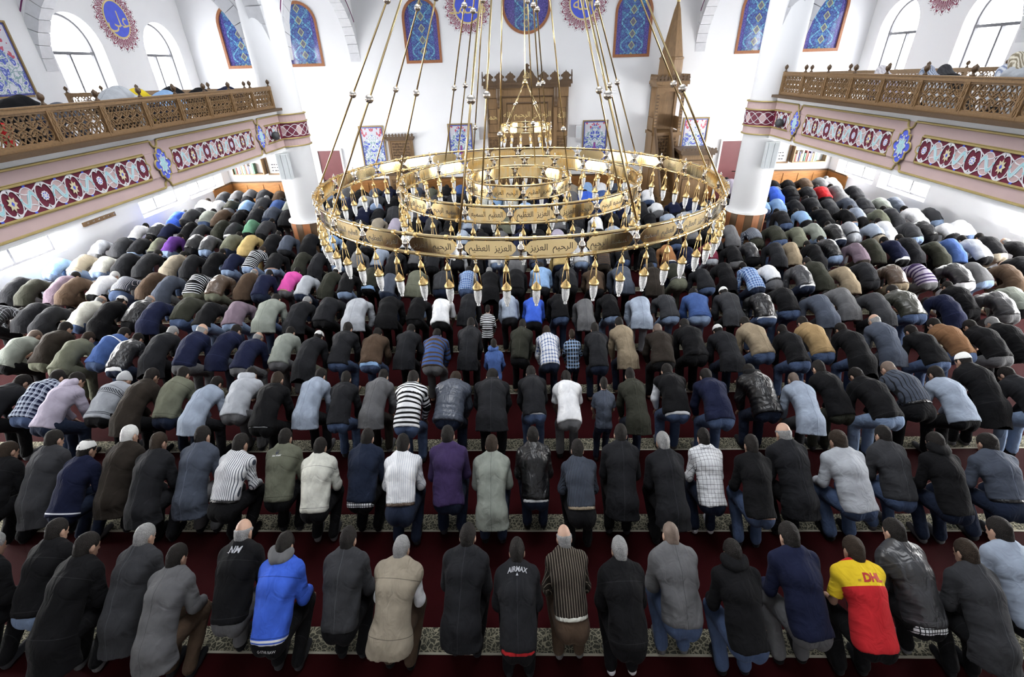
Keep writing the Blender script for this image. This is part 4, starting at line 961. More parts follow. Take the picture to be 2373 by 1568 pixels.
FIGS = {k: Fig(k) for k in POSES}
# garment kinds: hem position along the waist axis (m below pelvis), ease, sleeve length, folds
GARM = dict(B=dict(hem=-.165, g=.022, sl='long', fold=.0042, skirt=1), C=dict(hem=-.26, g=.026, sl='long', fold=.0035, skirt=1), J=dict(hem=-.045, g=.028, sl='long', fold=.0055, rib=1),
            S=dict(hem=-.05, g=.019, sl='long', fold=.0045), K=dict(hem=.082, g=.016, sl='long', fold=.005), T=dict(hem=-.05, g=.018, sl='short', fold=.0045), V=dict(hem=-.10, g=.036, sl='none', fold=.003, skirt=.5),
            P=dict(hem=-.06, g=.040, sl='long', fold=.002, puff=1), R=dict(hem=-.52, g=.03, sl='long', fold=.004, skirt=1))
def top_fn(f, kind):
    G = GARM[kind]; g = G['g']
    def fn(P):
        d = f.torso(P, g)
        d = smin(d, f.seat(P, g-.004), .04)
        if G.get('skirt'):
            sdn = -f.wd*.55+V3(0, -.10, -.95)*.6; sdn = sdn/np.linalg.norm(sdn); L_ = -G['hem']+.02
            d = smin(d, cap(P, f.P0+V3(0, -.012, 0), f.P0+sdn*L_+V3(0, -.015, 0), .118+g, .132+g*1.3, 1.42), .05); cutn, cutp = sdn, f.P0+sdn*(-G['hem'])
        else: cutn, cutp = -f.wd, f.P0+f.wd*G['hem']
        if G.get('puff'):
            v, _ = f.v_along(P); d = d-.007*np.abs(np.sin(math.pi*v/.065))
        d = np.maximum(d, half(P, cutp, cutn))
        if G.get('rib'):   # blouson: gathered waistband
            v = half(P, cutp, -cutn); d = d+.016*np.exp(-(v/.035)**2)
        nd = f.N-f.P3; nd = nd/np.linalg.norm(nd); col = np.maximum(cap(P, f.P3, f.N+nd*.03, .076, .070), half(P, f.N+nd*.005, nd)); d = smin(d, col, .02)
        d = np.maximum(d, -np.maximum(cap(P, f.P3, f.N+nd*.1, .060, .060), -half(P, f.N-nd*.035, nd)))
        if G['sl'] != 'none':
            for e in (-1, 1):
                a = f.arm(P, e, g*.62+.004, 1.04); b = f.mir(f.q['el'], e); c = f.mir(f.q['ha'], e); s0 = f.S_(e)
                if G['sl'] == 'short': a = np.maximum(cap(P, s0, b, .060+g*.6, .058+g*.6), half(P, s0+(b-s0)*.78, b-s0))
                else: a = np.maximum(a, half(P, c+(c-b)*-.02, c-b))
                d = smin(d, a, .022)
        fd = np.clip(half(P, cutp, -cutn)/.07, .12, 1) if kind == 'K' else 1
        return d+np.clip(rip(P, fd, G['fold'], ord(kind) % 7), -.016, .005)-.003
    return fn
def trouser_fn(f, low=False):
    def fn(P):
        d = smin(f.seat(P, .005), np.maximum(f.torso(P, .0), half(P, f.P0+f.wd*.11, f.wd)), .02); d = np.maximum(d, half(P, f.P0+f.wd*.10, f.wd))
        lg = np.minimum(f.leg(P, -1, .016), f.leg(P, 1, .016)); d = smin(d, lg, .035)
        d = np.maximum(d, half(P, (0, 0, .055), (0, 0, -1)))
        return d+rip(P, np.clip(half(P, f.P0+f.wd*.10, -f.wd)/.16-.6, .04, 1), .005, 4)
    return fn
def belt_fn(f):
    def fn(P):
        d = smin(f.seat(P, .022), f.torso(P, .020), .02); return np.maximum(np.maximum(d, half(P, f.P0+f.wd*.090, f.wd)), half(P, f.P0+f.wd*.050, -f.wd))
    return fn
def tail_fn(f, low=-.085):   # shirt tail or underwear that shows between top and trousers
    def fn(P):
        d = smin(f.seat(P, .013), f.torso(P, .011), .02); return np.maximum(np.maximum(d, half(P, f.P0+f.wd*.06, f.wd)), half(P, f.P0+f.wd*low, -f.wd))
    return fn
def sliver_fn(f):
    def fn(P):
        d = smin(f.seat(P, .0145), f.torso(P, .0145), .02); return np.maximum(np.maximum(d, half(P, f.P0+f.wd*.14, f.wd)), half(P, f.P0+f.wd*.085, -f.wd))
    return fn
def hair_fn(f, style):
    def fn(P):
        q = f.hl(P); g = .011 if style != 'crop' else .004
        d = smin(f.cran(P, g), ell(q, (0, -.062, -.045), (.062, .045, .055)), .02)
        cut = q[:, 1]*.80-q[:, 2]*.60-.030+.25*np.abs(q[:, 0])*0; d = np.maximum(d, cut); d = np.maximum(d, -.088-q[:, 2])
        ear = ell(q, (.082, .0, -.02), (.022, .03, .042)); ea2 = ell(q, (-.082, .0, -.02), (.022, .03, .042)); d = np.maximum(d, -np.minimum(ear, ea2))
        if style == 'bald': d = np.maximum(d, q[:, 2]-.035)
        return d+rip(P*4, 1, .0012, 2)
    return fn
def cap_fn(f, style):
    def fn(P):
        q = f.hl(P)
        if style == 'beanie': return np.maximum(smin(f.cran(P, .020), ell(q, (0, -.03, .10), (.05, .05, .05)), .03), q[:, 1]*.45-q[:, 2]*.89-.0)
        if style == 'scarf': return smin(smin(f.cran(P, .026), ell(q, (0, -.03, -.09), (.095, .085, .10)), .05), cap(P, f.N, f.P3, .10, .13, 1.3), .06)
        return np.maximum(np.maximum(f.cran(P, .014), q[:, 2]-.112), -(q[:, 2]-.030)+q[:, 1]*.25)
    return fn
def hood_fn(f):
    def fn(P):
        c = f.P3+f.sd*.03+V3(0, 0, .085); d = ell(P, c, (.135, .075, .05)); d = smin(d, cap(P, c+V3(-.09, .05, .0), c+V3(.09, .05, 0), .045, .045), .04)
        return np.maximum(d, -cap(P, f.N, f.H, .075, .085))+rip(P, 1, .005, 5)
    return fn
def sock_fn(f, e): return lambda P: np.maximum(f.foot(P, e, .004), half(P, (0, 0, .115), (0, 0, 1)))
HRES = dict(n=.0125, m=.019, f=.030, c=.037)
def T(part, pose, lod, arg=None):
    key = (part, pose, lod, arg)
    if key in _T: return _T[key]
    f = FIGS[pose]; h = HRES[lod]; lo, hi = bounds(f); at = None
    hb = (tuple(f.H-V3(.17, .19, .19)), tuple(f.H+V3(.17, .19, .19)))
    if part == 'top': fn = top_fn(f, arg)
    elif part == 'trousers': fn = trouser_fn(f); hi = (.4, .45, f.P0[2]+.35)
    elif part == 'belt': fn = belt_fn(f); h = min(h, .013)
    elif part == 'tail': fn = tail_fn(f, arg); h = min(h, .013)
    elif part == 'sliver': fn = sliver_fn(f); h = min(h, .013)
    elif part == 'hair': fn = hair_fn(f, arg); lo, hi = hb; h = h*.75
    elif part == 'cap': fn = cap_fn(f, arg); lo, hi = (hb if arg != 'scarf' else (tuple(f.H-V3(.3, .4, .4)), tuple(f.H+V3(.3, .3, .2)))); h = h*.75
    elif part == 'hood': fn = hood_fn(f); lo, hi = tuple(f.P3-V3(.25, .2, .12)), tuple(f.P3+V3(.25, .25, .25))
    elif part == 'sock': fn = sock_fn(f, arg); lo, hi = (-.3, -.25, -.02), (.3, .3, .16)
    elif part == 'body': fn = (lambda P: f.body(P, lod == 'n')); h = .0085 if lod == 'n' else h
    if part in ('belt', 'tail', 'sliver'): c = f.P0; lo, hi = (-.3, c[1]-.25, c[2]-.22), (.3, c[1]+.35, c[2]+.3)
    v, q = snet(fn, lo, hi, h)
    at = f.coords(v.astype(np.float32)) if part in ('top', 'tail') else v
    me = npmesh(part, v, q, at)
    if part == 'body' and lod == 'n': me = decim(me, .22)
    _T[key] = me; return me
# ------------------------------------------------------------------ clothing materials
COL = dict(bk=(.0065, .0065, .0075), ch=(.0145, .015, .0175), dg=(.036, .037, .041), gr=(.115, .115, .12), lg=(.38, .40, .43), lb=(.30, .35, .43), nv=(.009, .012, .034), bl=(.05, .095, .25), rb=(.045, .115, .56),
           wh=(.74, .76, .80), cr=(.60, .60, .53), be=(.30, .26, .20), tn=(.27, .215, .145), br=(.072, .047, .031), db=(.024, .019, .015), ol=(.125, .13, .095), do=(.030, .031, .023), gg=(.23, .25, .22), sl=(.060, .071, .096),
           pu=(.045, .028, .085), pk=(.66, .09, .36), li=(.34, .31, .38), gn=(.12, .27, .17), rd=(.42, .018, .022), sk=(.24, .38, .60), cm=(.30, .205, .10), le=(.17, .09, .045), mu=(.42, .31, .13), oc=(.28, .13, .055),
           vi=(.10, .035, .20), mv=(.16, .12, .15), ye=(.66, .50, .03), ma=(.14, .02, .04), jd=(.013, .019, .038), jn=(.062, .092, .17), jl=(.20, .27, .40), skin=(.42, .24, .16), skd=(.14, .075, .05))
CN = dict(bk='black', ch='charcoal', dg='dark grey', gr='grey', lg='light grey', lb='pale blue-grey', nv='navy', bl='blue', rb='bright blue', wh='white', cr='cream', be='beige', tn='tan', br='brown', db='dark brown', ol='olive', do='dark olive',
          gg='grey-green', sl='slate grey', pu='dark purple', pk='pink', li='lilac-grey', gn='green', rd='red', sk='sky blue', cm='camel', le='brown leather', mu='mustard', oc='rust brown', vi='violet', mv='mauve', ye='yellow', ma='maroon', jd='dark jeans', jn='blue jeans', jl='light jeans')
KN = dict(B='blazer', C='long coat', J='jacket', S='sweater', K='tucked shirt', T='tee', V='vest', P='padded jacket', R='robe', L='leather jacket', D='denim jacket', H='hooded top', W='shirt')
def gar_nodes(N, L):
    a = N.new('ShaderNodeAttribute'); a.attribute_name = 'gar'; sp = N.new('ShaderNodeSeparateXYZ'); L.new(a.outputs['Vector'], sp.inputs[0]); return a.outputs['Vector'], sp.outputs[0], sp.outputs[1], sp.outputs[2]
def cloth(ck, kind='S', pat=None):
    key = 'cloth_%s_%s_%s' % (ck, 'leather' if kind in 'LP' else ('denim' if kind == 'D' or ck[0] == 'j' else ('knit' if kind in 'SH' else 'woven')), pat or 'plain')
    if key in _M: return _M[key]
    m = bpy.data.materials.new(key); nt, N, L, B = nodes(m); vec, u, v, w = gar_nodes(N, L)
    base = COL[ck]; col = tuple(base)
    n1 = N.new('ShaderNodeTexNoise'); n1.inputs['Scale'].default_value = 9; n1.inputs['Detail'].default_value = 2; L.new(vec, n1.inputs['Vector'])
    col = mixc(N, L, n1.outputs[0], tuple(c*.72 for c in base), tuple(min(.9, c*1.28) for c in base))
    if pat:
        q = pat.split(':'); k = q[0]; c2 = COL[q[1]] if len(q) > 1 else (.6, .6, .62); per = float(q[2]) if len(q) > 2 else .06; du = float(q[3]) if len(q) > 3 else .5
        fr = lambda s, p: math_node(N, L, 'FRACT', math_node(N, L, 'DIVIDE', math_node(N, L, 'ADD', s, 10.0), p))
        lt = lambda s, t: math_node(N, L, 'LESS_THAN', s, t)
        if k == 'hs': col = mixc(N, L, lt(fr(v, per), du), col, c2)
        elif k == 'vs': col = mixc(N, L, lt(fr(u, per), du), col, c2)
        elif k == 'ck': col = mixc(N, L, math_node(N, L, 'MAXIMUM', lt(fr(v, per), du), lt(fr(u, per), du)), col, c2)
        elif k == 'pl':
            a, b = lt(fr(u, per), .45), lt(fr(v, per), .45); f = math_node(N, L, 'MULTIPLY', math_node(N, L, 'ADD', a, b), .5); col = mixc(N, L, f, col, c2)
            ln = math_node(N, L, 'MAXIMUM', lt(fr(u, per), .07), lt(fr(v, per), .07)); col = mixc(N, L, ln, col, (.65, .7, .8))
        elif k == 'polo':    # yellow yoke and sleeves over red
            yk = math_node(N, L, 'MAXIMUM', math_node(N, L, 'GREATER_THAN', v, .395), w); col = mixc(N, L, yk, (.50, .022, .028), (.74, .52, .025))
            col = mixc(N, L, math_node(N, L, 'MULTIPLY', math_node(N, L, 'GREATER_THAN', v, .60), math_node(N, L, 'SUBTRACT', 1.0, w)), col, (.50, .022, .028))
        elif k == 'track':   # white double stripe at the hem
            s_ = math_node(N, L, 'MULTIPLY', math_node(N, L, 'LESS_THAN', v, .018), math_node(N, L, 'SUBTRACT', 1.0, w)); col = mixc(N, L, math_node(N, L, 'MULTIPLY', s_, lt(fr(v, .030), .60)), col, (.74, .76, .8))
        elif k == 'hem':     # one contrasting stripe near the hem
            s_ = math_node(N, L, 'MULTIPLY', lt(math_node(N, L, 'ABSOLUTE', math_node(N, L, 'ADD', v, .018)), .008), math_node(N, L, 'SUBTRACT', 1.0, w)); col = mixc(N, L, s_, col, c2)
        elif k == 'nordic':
            z = lambda lo_, hi_: math_node(N, L, 'MULTIPLY', math_node(N, L, 'GREATER_THAN', v, lo_), math_node(N, L, 'LESS_THAN', v, hi_))
            zz = math_node(N, L, 'MULTIPLY', z(.32, .37), lt(fr(math_node(N, L, 'ADD', u, v), .03), .55)); ln = math_node(N, L, 'MAXIMUM', z(.30, .308), z(.382, .39)); l2 = math_node(N, L, 'MAXIMUM', z(.0, .01), z(.022, .032))
            col = mixc(N, L, math_node(N, L, 'MAXIMUM', math_node(N, L, 'MAXIMUM', zz, ln), l2), col, (.02, .02, .025))
            n3 = N.new('ShaderNodeTexNoise'); n3.inputs['Scale'].default_value = 110; L.new(vec, n3.inputs['Vector']); col = mixc(N, L, math_node(N, L, 'MULTIPLY', n3.outputs[0], .5), col, (.10, .11, .13))
        elif k == 'band': col = mixc(N, L, math_node(N, L, 'LESS_THAN', math_node(N, L, 'ABSOLUTE', math_node(N, L, 'SUBTRACT', v, .42)), .012), col, c2)
        elif k == 'shoulder': col = mixc(N, L, w, col, c2)
    if kind in 'BCJLDPV' and pat not in ('polo',):     # tailoring seams
        ab = lambda s_, c_: math_node(N, L, 'ABSOLUTE', math_node(N, L, 'SUBTRACT', s_, c_)); lt_ = lambda s_, t_: math_node(N, L, 'LESS_THAN', s_, t_); nw = math_node(N, L, 'SUBTRACT', 1.0, w)
        sm = lt_(ab(u, 0.0), .0022) if kind in 'BC' else math_node(N, L, 'MAXIMUM', lt_(ab(v, .43), .0028), lt_(ab(v, .02), .0028))
        col = mixc(N, L, math_node(N, L, 'MULTIPLY', math_node(N, L, 'MULTIPLY', sm, nw), .75), col, tuple(c*.25 if max(base) > .1 else c*2.6+.01 for c in base))
    L.new(col, B.inputs['Base Color'])
    leather = kind in 'LP'; den = kind == 'D' or ck[0] == 'j'
    B.inputs['Roughness'].default_value = .36 if leather else .88; B.inputs['Specular IOR Level'].default_value = .5 if leather else .12
    if not leather: B.inputs['Sheen Weight'].default_value = .02; B.inputs['Sheen Roughness'].default_value = .5
    nb = N.new('ShaderNodeTexNoise'); nb.inputs['Scale'].default_value = 8; nb.inputs['Detail'].default_value = 2; nb.inputs['Distortion'].default_value = 1.2; mpv = N.new('ShaderNodeMapping'); mpv.inputs['Scale'].default_value = (1.25, .9, 1); mpv.inputs['Rotation'].default_value = (0, 0, .35); L.new(vec, mpv.inputs[0]); L.new(mpv.outputs[0], nb.inputs['Vector'])
    hh = nb.outputs[0]
    bp = N.new('ShaderNodeBump'); bp.inputs['Strength'].default_value = .6 if leather else .42; bp.inputs['Distance'].default_value = .045; L.new(hh, bp.inputs['Height']); L.new(bp.outputs[0], B.inputs['Normal'])
    _M[key] = m; return m
SKIN = mat('skin', (.40, .245, .175), .55, var=.12, scale=20, bump=.08, bscale=120); SKIND = mat('skin_dark', (.10, .055, .038), .5, var=.12, scale=20)
HAIRM = {'k': mat('hair_black', (.014, .012, .011), .75, var=.5, scale=90, bump=.6, bscale=160, spec=.15), 'b': mat('hair_brown', (.030, .021, .015), .75, spec=.15, var=.4, scale=90, bump=.6, bscale=160),
         'g': mat('hair_grey', (.20, .20, .20), .6, var=.5, scale=90, bump=.6, bscale=160), 'w': mat('hair_white', (.55, .55, .54), .6, var=.25, scale=90, bump=.6, bscale=160), 's': mat('hair_stubble', (.12, .085, .065), .7, var=.35, scale=120, bump=.2, bscale=200)}
CAPW = mat('knitted_white_cap', (.72, .72, .70), .9, var=.1, scale=80, bump=.5, bscale=120); CAPG = mat('knitted_grey_beanie', (.40, .41, .42), .9, var=.15, scale=80, bump=.5, bscale=120)
def scarfmat(i):
    cs = [((.42, .40, .44), (.62, .60, .62)), ((.10, .13, .20), (.42, .46, .55)), ((.14, .18, .30), (.60, .62, .66)), ((.16, .13, .08), (.62, .58, .48)), ((.36, .36, .30), (.62, .62, .58)), ((.015, .018, .06), (.03, .035, .10)), ((.014, .014, .016), (.03, .03, .035))]
    a, b = cs[i % 7]; key = 'scarf_%d' % (i % 7)
    if key in _M: return _M[key]
    m = bpy.data.materials.new(key); nt, N, L, B = nodes(m); tc = N.new('ShaderNodeTexCoord'); wv = N.new('ShaderNodeTexWave'); wv.inputs['Scale'].default_value = 9; wv.inputs['Distortion'].default_value = 6; wv.inputs['Detail'].default_value = 2
    L.new(tc.outputs['Object'], wv.inputs['Vector']); L.new(mixc(N, L, wv.outputs[1], a, b), B.inputs['Base Color']); B.inputs['Roughness'].default_value = .8; _M[key] = m; return m
# ------------------------------------------------------------------ who stands where (x of the back in photo pixels, top, trousers, head, extras)
ROWS = ["""-55 J-bk bk g|58 J-bk jl k dy.04|163 C-bk bk k dy-.03|262 C-dg bk g|392 B-gr br k|528 J-bk gr s x:NM|640 J-rb/track bk k h:gr,x:GS|787 J-dg bk k|913 V-be br g sl:wh|1070 B-ch bk k|1200 J-ch bk k x:AM,u:rd
|1322 K-db/vs:be:.028:.16 br s b:cr,dy-.03|1447 J-bk bk g,sc|1583 J-gr jn s b:bk|1718 H-bk jn k|1868 S-nv gr k|2005 T-rd/polo bk b x:DH,dy.03|2150 L-dg bk k t:ck|2275 B-dg bk b|2392 S-lb bk k""",
"""15 J-bk bk b|92 C-dg bk k|150 S-nv/hem:wh jd c|262 B-db bk w|343 B-ch ch b|440 B-sl gr k|533 K-wh/vs:sl:.022:.3 bk k b:bk|640 J-ol bk k x:OL|735 J-cr bk k|835 D-jd bk k t:ck|934 K-wh/vs:lb:.026:.14 jd k b:br|1037 S-pu jd k|1140 B-gg jd b|1240 L-bk jd k u
|1343 K-sl/vs:ch:.02:.25 bk k b:tn|1443 B-ch bk k|1548 B-ch bk g|1655 W-wh/ck:ch:.045:.07 jd k x:DP,sc|1738 S-bk jn k us,b:bk|1848 B-ch bk s|1973 S-lg jn b|2092 J-dg jn k|2188 H-bk jd k|2322 K-sl jd k b:bk""",
"""8 J-ch bk k|82 W-nv/pl:lb:.06 jn k|152 H-li jd k|243 S-lg/nordic bk n|330 B-db bk k|398 J-ol jd k|468 B-lb ch k|553 H-lg gr k|634 S-bk bk b u|722 B-lb ch k|795 S-ch jn k|868 B-gr db k|955 S-wh/hs:bk:.062:.45 jn k|1046 P-sl jd b|1140 B-ch bk k
|1236 S-ch jn k u|1315 T-wh gr k dk|1392 T-sl jd k s.78,p:stoop,dy-.22|1468 B-do jd k|1562 S-bk/shoulder:wh jn k t:wh|1650 S-nv jn k|1766 P-bk jd k h:bk|1855 B-lb dg s|1927 S-bk do k|2015 J-bk jl k|2105 K-sl/vs:ch:.045:.2 bk s b:bk|2195 S-lb bk k|2290 C-bk bk c|2362 J-ch jl k""",
"""35 W-gg bk s|108 S-db ol k|180 S-ol ol b|242 S-bl/band:wh jn k|296 L-ch jd k t:wh|366 C-ch bk g|452 J-nv gr s|512 B-nv sl k|582 S-nv gr s|655 S-gg gr k|722 C-ch ol c|792 S-ch jn k|866 J-br jn k t:sk|940 B-ch bk k|1010 S-bl/hs:br:.07:.4 gr k|1086 B-ch bk k|1150 H-bl jd k s.72,p:stoop,dy-.32,u|1212 J-do bk k
|1275 W-wh/pl:bl:.06 jd b|1322 W-bk/pl:sk:.075 jd b s.70,p:stoop,dy-.10|1374 S-ch jd k|1448 B-tn jd k|1527 S-db bk s|1603 J-bk bk k|1680 B-ch jd c|1756 J-tn jn k|1826 J-bk jn k|1892 J-cm jn k|1967 C-bk jn k|2056 B-sl dg s|2132 S-bk jn k|2216 J-le jn k|2275 J-bk gr k|2345 J-bk bk g""",
"""8 W-dg/ck:lg:.05:.1 bk k|68 B-ch bk k t:wh|128 B-ch bk k|198 S-cr jn s|258 C-bk bk c|312 L-bk bk s|370 B-nv bk k|430 J-do jn k|491 S-bk jl k|556 S-mv jl k|625 B-gg jn k|695 B-ch bk g|762 S-ch bk k|830 B-lg bk k|902 B-bk bk k|967 S-bk bk k|1026 T-wh bk k dk|1086 B-ch gr k|1135 S-wh/hs:bk:.05:.5 bk k s.70,p:stoop,dy-.28
|1178 W-lb ch k|1236 S-rb bk k|1295 S-bk jn k|1353 B-gr jd k|1413 S-bk jl k|1480 B-lb lg k|1546 T-dg jl k|1616 D-bl jl k|1690 B-dg bk c|1757 L-bk jn k u|1822 J-bk jn k|1888 B-sl ch k|1957 B-gr gr k|2018 B-dg ch k|2092 L-do jn k|2178 C-nv bk k|2234 J-bk bk k|2298 L-dg gr g|2358 J-gg bk k""",
"""-18 W-li bk s|40 C-ch bk k|88 B-do gr k|136 C-mv bk k|188 B-br br s|233 W-wh bk w|292 K-sl/vs:wh:.02:.2 jn k b:bk|352 B-br jn k u|402 B-sl gr k|462 S-bk/hs:wh:.05:.3 ol k|518 L-br ol k|572 B-br db s|624 S-nv jd k|662 S-pk gr k us|715 W-lg jd g|766 B-do bk c|808 S-bk jl k|856 J-do bk k t:sk|904 S-sl jd k|964 B-ol jl k|1024 J-dg jd k|1082 W-bl/pl:sk:.05 jn k|1136 C-bk bk g|1196 S-bk bk k
|1254 W-sk ch k|1314 S-ch bk k|1376 S-br bk k|1440 B-sl bk k|1510 B-db bk k|1566 K-do ol k b:gr|1625 S-ch jn k|1682 C-bk bk k|1734 W-bl/pl:sk:.055 jd k|1786 K-wh gr k b:bk|1846 L-dg jd k u|1896 B-do bk k|1948 B-tn tn b|2006 J-ch ch k|2062 L-br tn k|2126 S-li/hs:pu:.075:.45 gr k|2202 L-bk wh k|2262 S-gr jl k|2322 C-br br k|2376 J-bk bk s""",
"""58 V-lg do s|98 W-li/ck:sl:.02:.3 dg s|146 W-sk jl k|192 W-be jl k|246 S-cr jl k|296 B-ch gr k|346 B-ch bk k|402 B-be jn k|456 B-ch bk k|496 C-bk bk k|545 S-nv jl k|588 S-bk/hs:wh:.045:.3 jl b|640 S-bk jl k us|700 B-do bk k|742 C-ch bk k|806 J-bk jl k|834 S-gr bk k|876 W-lb jd k|916 B-ch bk k|952 W-gr bk k|1003 S-ch bk k|1060 K-wh ch k b:bk|1106 B-bk bk k|1150 W-wh jl k|1198 B-gr bk k|1246 S-sl jn k|1296 S-mu jd k
|1346 W-wh/ck:sl:.03:.2 jl k|1396 S-br/hs:dg:.05:.4 db k|1442 J-ch jn k|1502 J-bk jn k|1546 S-oc jd k u|1592 S-nv jd k u|1646 S-ma lg k|1694 J-bk gr k|1740 L-ch bk k|1792 B-ch jd k|1842 B-tn jd k|1892 C-bk bk k|1938 L-bk jl k|1974 W-mv db k|2014 B-do bk k|2062 S-nv bk k t:wh|2112 C-ch bk k|2152 B-do bk k|2200 B-bl bk k|2254 W-lg bk k|2296 J-bk be k|2352 C-bk bk s""",
"""150 V-mv bk s|196 W-lg/vs:gr:.03:.4 dg k|240 W-lg gr k|282 B-dg bk k|328 J-ch jl k|368 W-ol bk k|404 S-vi jl k|450 L-bk bk s|492 L-dg jl k|536 J-ol jd k|582 B-mu mu k|628 B-bk bk k|672 S-sl ch k|722 C-bk gr k|770 W-sk bk k|816 B-ch bk k|858 S-dg bk k|900 J-gr bk k|946 W-wh bk k|988 B-bk bk k|1030 S-ch jn k|1072 W-lb bk k|1116 J-bk jd k|1160 B-gr bk k|1204 S-nv jn k|1248 J-bk bk k|1292 W-li bk k|1336 B-dg bk k|1380 S-bk jn k|1424 W-lb bk k|1468 J-ch bk k
|1512 B-do bk k|1556 S-bk jn k|1600 J-gr bk k|1644 B-ch bk k|1690 B-gr ch k|1742 K-sl/vs:lg:.02:.2 do k b:bk|1792 J-do jn k|1842 B-ol ol k|1888 W-gg jl k|1930 L-bk jd k u|1972 K-lg lg k b:bk|2014 K-lb be k b:bk|2056 W-wh wh k|2106 J-dg jl k|2142 L-bk bk k|2182 K-wh bk k b:bk|2226 W-wh jn k|2268 B-li gr k t:wh|2312 W-sk be k|2354 B-ch bk k""",
"""256 W-wh/vs:li:.03:.25 bk k|292 J-ch bk k|328 W-wh jd k|362 L-dg bk k|404 S-nv bk k|434 B-bk bk k|472 B-dg gr k|512 B-do gr k|550 J-dg gr k t:wh|584 S-gn bk k|618 J-dg bk k|658 D-bl jl k|698 S-bk jd k|746 B-gr bk k|790 W-wh bk k|834 S-ch bk k|876 B-be bk k|918 W-li bk k|960 J-bk bk k|1002 B-dg bk k|1044 S-bk bk k|1086 W-lb jd k|1128 J-ch bk k|1170 B-ol bk k|1212 S-nv bk k|1254 J-bk bk k|1296 W-gr bk k|1338 B-ch bk k|1380 W-wh bk k|1422 S-bk bk k|1464 J-gr bk k|1506 B-bk bk k|1548 W-lb bk k|1590 B-lg bk k|1632 J-bk bk k
|1690 B-do bk k|1768 L-ch bk k|1814 J-ch jn k|1856 K-sk bk k b:bk|1906 B-bk bk k|1952 S-bk jl k us|1994 K-lb bk k b:bk|2030 S-ol bk k|2066 B-dg jn k|2112 B-wh bk k|2156 J-dg jl k|2200 W-cr ch k|2238 B-tn bk k|2268 K-sl/ck:ch:.03:.3 dg k"""]
ORD = ['bottom', 'second', 'third', 'fourth', 'fifth', 'sixth', 'seventh', 'eighth', 'ninth']
def parse(t):
    out = []
    for e in t.replace('\n', '').split('|'):
        q = e.split(); top, tr, hd = q[1], q[2], q[3]; ex = {}
        if len(q) > 4 or ',' in hd:
            items = (q[4].split(',') if len(q) > 4 else [])
            if ',' in hd: hd, r = hd.split(',', 1); items += r.split(',')
            for it in items:
                if it.startswith('dy'): ex['dy'] = float(it[2:])
                elif it[0] == 's' and it[1:2].isdigit() or it[:2] == 's.': ex['s'] = float(it[1:])
                elif ':' in it: a, b = it.split(':', 1); ex[a] = b
                else: ex[it] = 1
        kc, pat = (top.split('/')+[None])[:2]; k, c = kc.split('-')
        out.append(dict(px=float(q[0]), k=k, c=c, pat=pat, tr=tr, hd=hd, ex=ex))
    return out
BASEK = dict(L='J', D='J', H='S', W='S')
PAD = {}
def patname(p):
    if not p: return ''
    k = p.split(':')[0]; return dict(hs='striped ', vs='pinstriped ', ck='checked ', pl='plaid ', nordic='patterned ', polo='', track='', hem='', band='', shoulder='').get(k, '')
def top_words(d):
    if d['pat'] == 'polo': return 'yellow and red polo'
    k = KN[d['k']]; c = CN[d['c']]
    if d['k'] == 'L' and d['c'] == 'le': c = 'brown'
    if d['k'] == 'J' and d['c'] == 'le': return 'brown leather jacket'
    if d['k'] == 'D': c = 'blue' if d['c'] != 'jd' else 'dark'
    return '%s %s%s' % (c, patname(d['pat']), k)
def tr_words(t): return CN[t] if t[0] == 'j' else CN[t]+' trousers'
def print_on(tops, root, txts, mm, v0, size, pose, mesh, name='lettering', arc=0, shear=0, u0=0, flip=False):
    f = FIGS[pose]; dg_ = None
    co = np.empty(len(mesh.vertices)*3, np.float32); mesh.vertices.foreach_get('co', co); co = co.reshape(-1, 3)
    bv = BVHTree.FromPolygons([tuple(p) for p in co], [tuple(p.vertices) for p in mesh.polygons])
    t = text_mesh(txts, size, name, shear=shear, res=3)
    bm = bmesh.new(); bm.from_mesh(t); bmesh.ops.triangulate(bm, faces=bm.faces); bmesh.ops.subdivide_edges(bm, edges=[e for e in bm.edges if e.calc_length() > .02], cuts=2)
    cum = [0]+list(np.cumsum([np.linalg.norm(b-a) for a, b in zip(f.sp[:-1], f.sp[1:])]))
    for vt in bm.verts:
        x, y = vt.co.x+u0, vt.co.y+v0-arc*(vt.co.x**2); i = max(0, min(2, int(np.searchsorted(cum, y)-1))); d = f.sp[i+1]-f.sp[i]; d = d/np.linalg.norm(d)
        p = f.sp[i]+d*(y-cum[i]); n = Vector((0, -float(d[2]), float(d[1])))
        o_ = Vector((x, float(p[1]), float(p[2])))+n*.5; hit = bv.ray_cast(o_, -n)
        vt.co = (hit[0]+n*.004) if hit[0] is not None else o_-n*.4
    bm.to_mesh(t); bm.free(); return put(name, t, mm, root)
SILV = mat('silver_print', (.42, .43, .46), .6, var=.1); WHT = mat('white_print', (.7, .7, .7), .7, var=.05); DKP = mat('dark_print', (.03, .035, .05), .7, var=.1); REDP = mat('red_print', (.40, .012, .015), .7, var=.05); OCH = mat('ochre_print', (.50, .28, .02), .7)
labels_used = set(); people = []
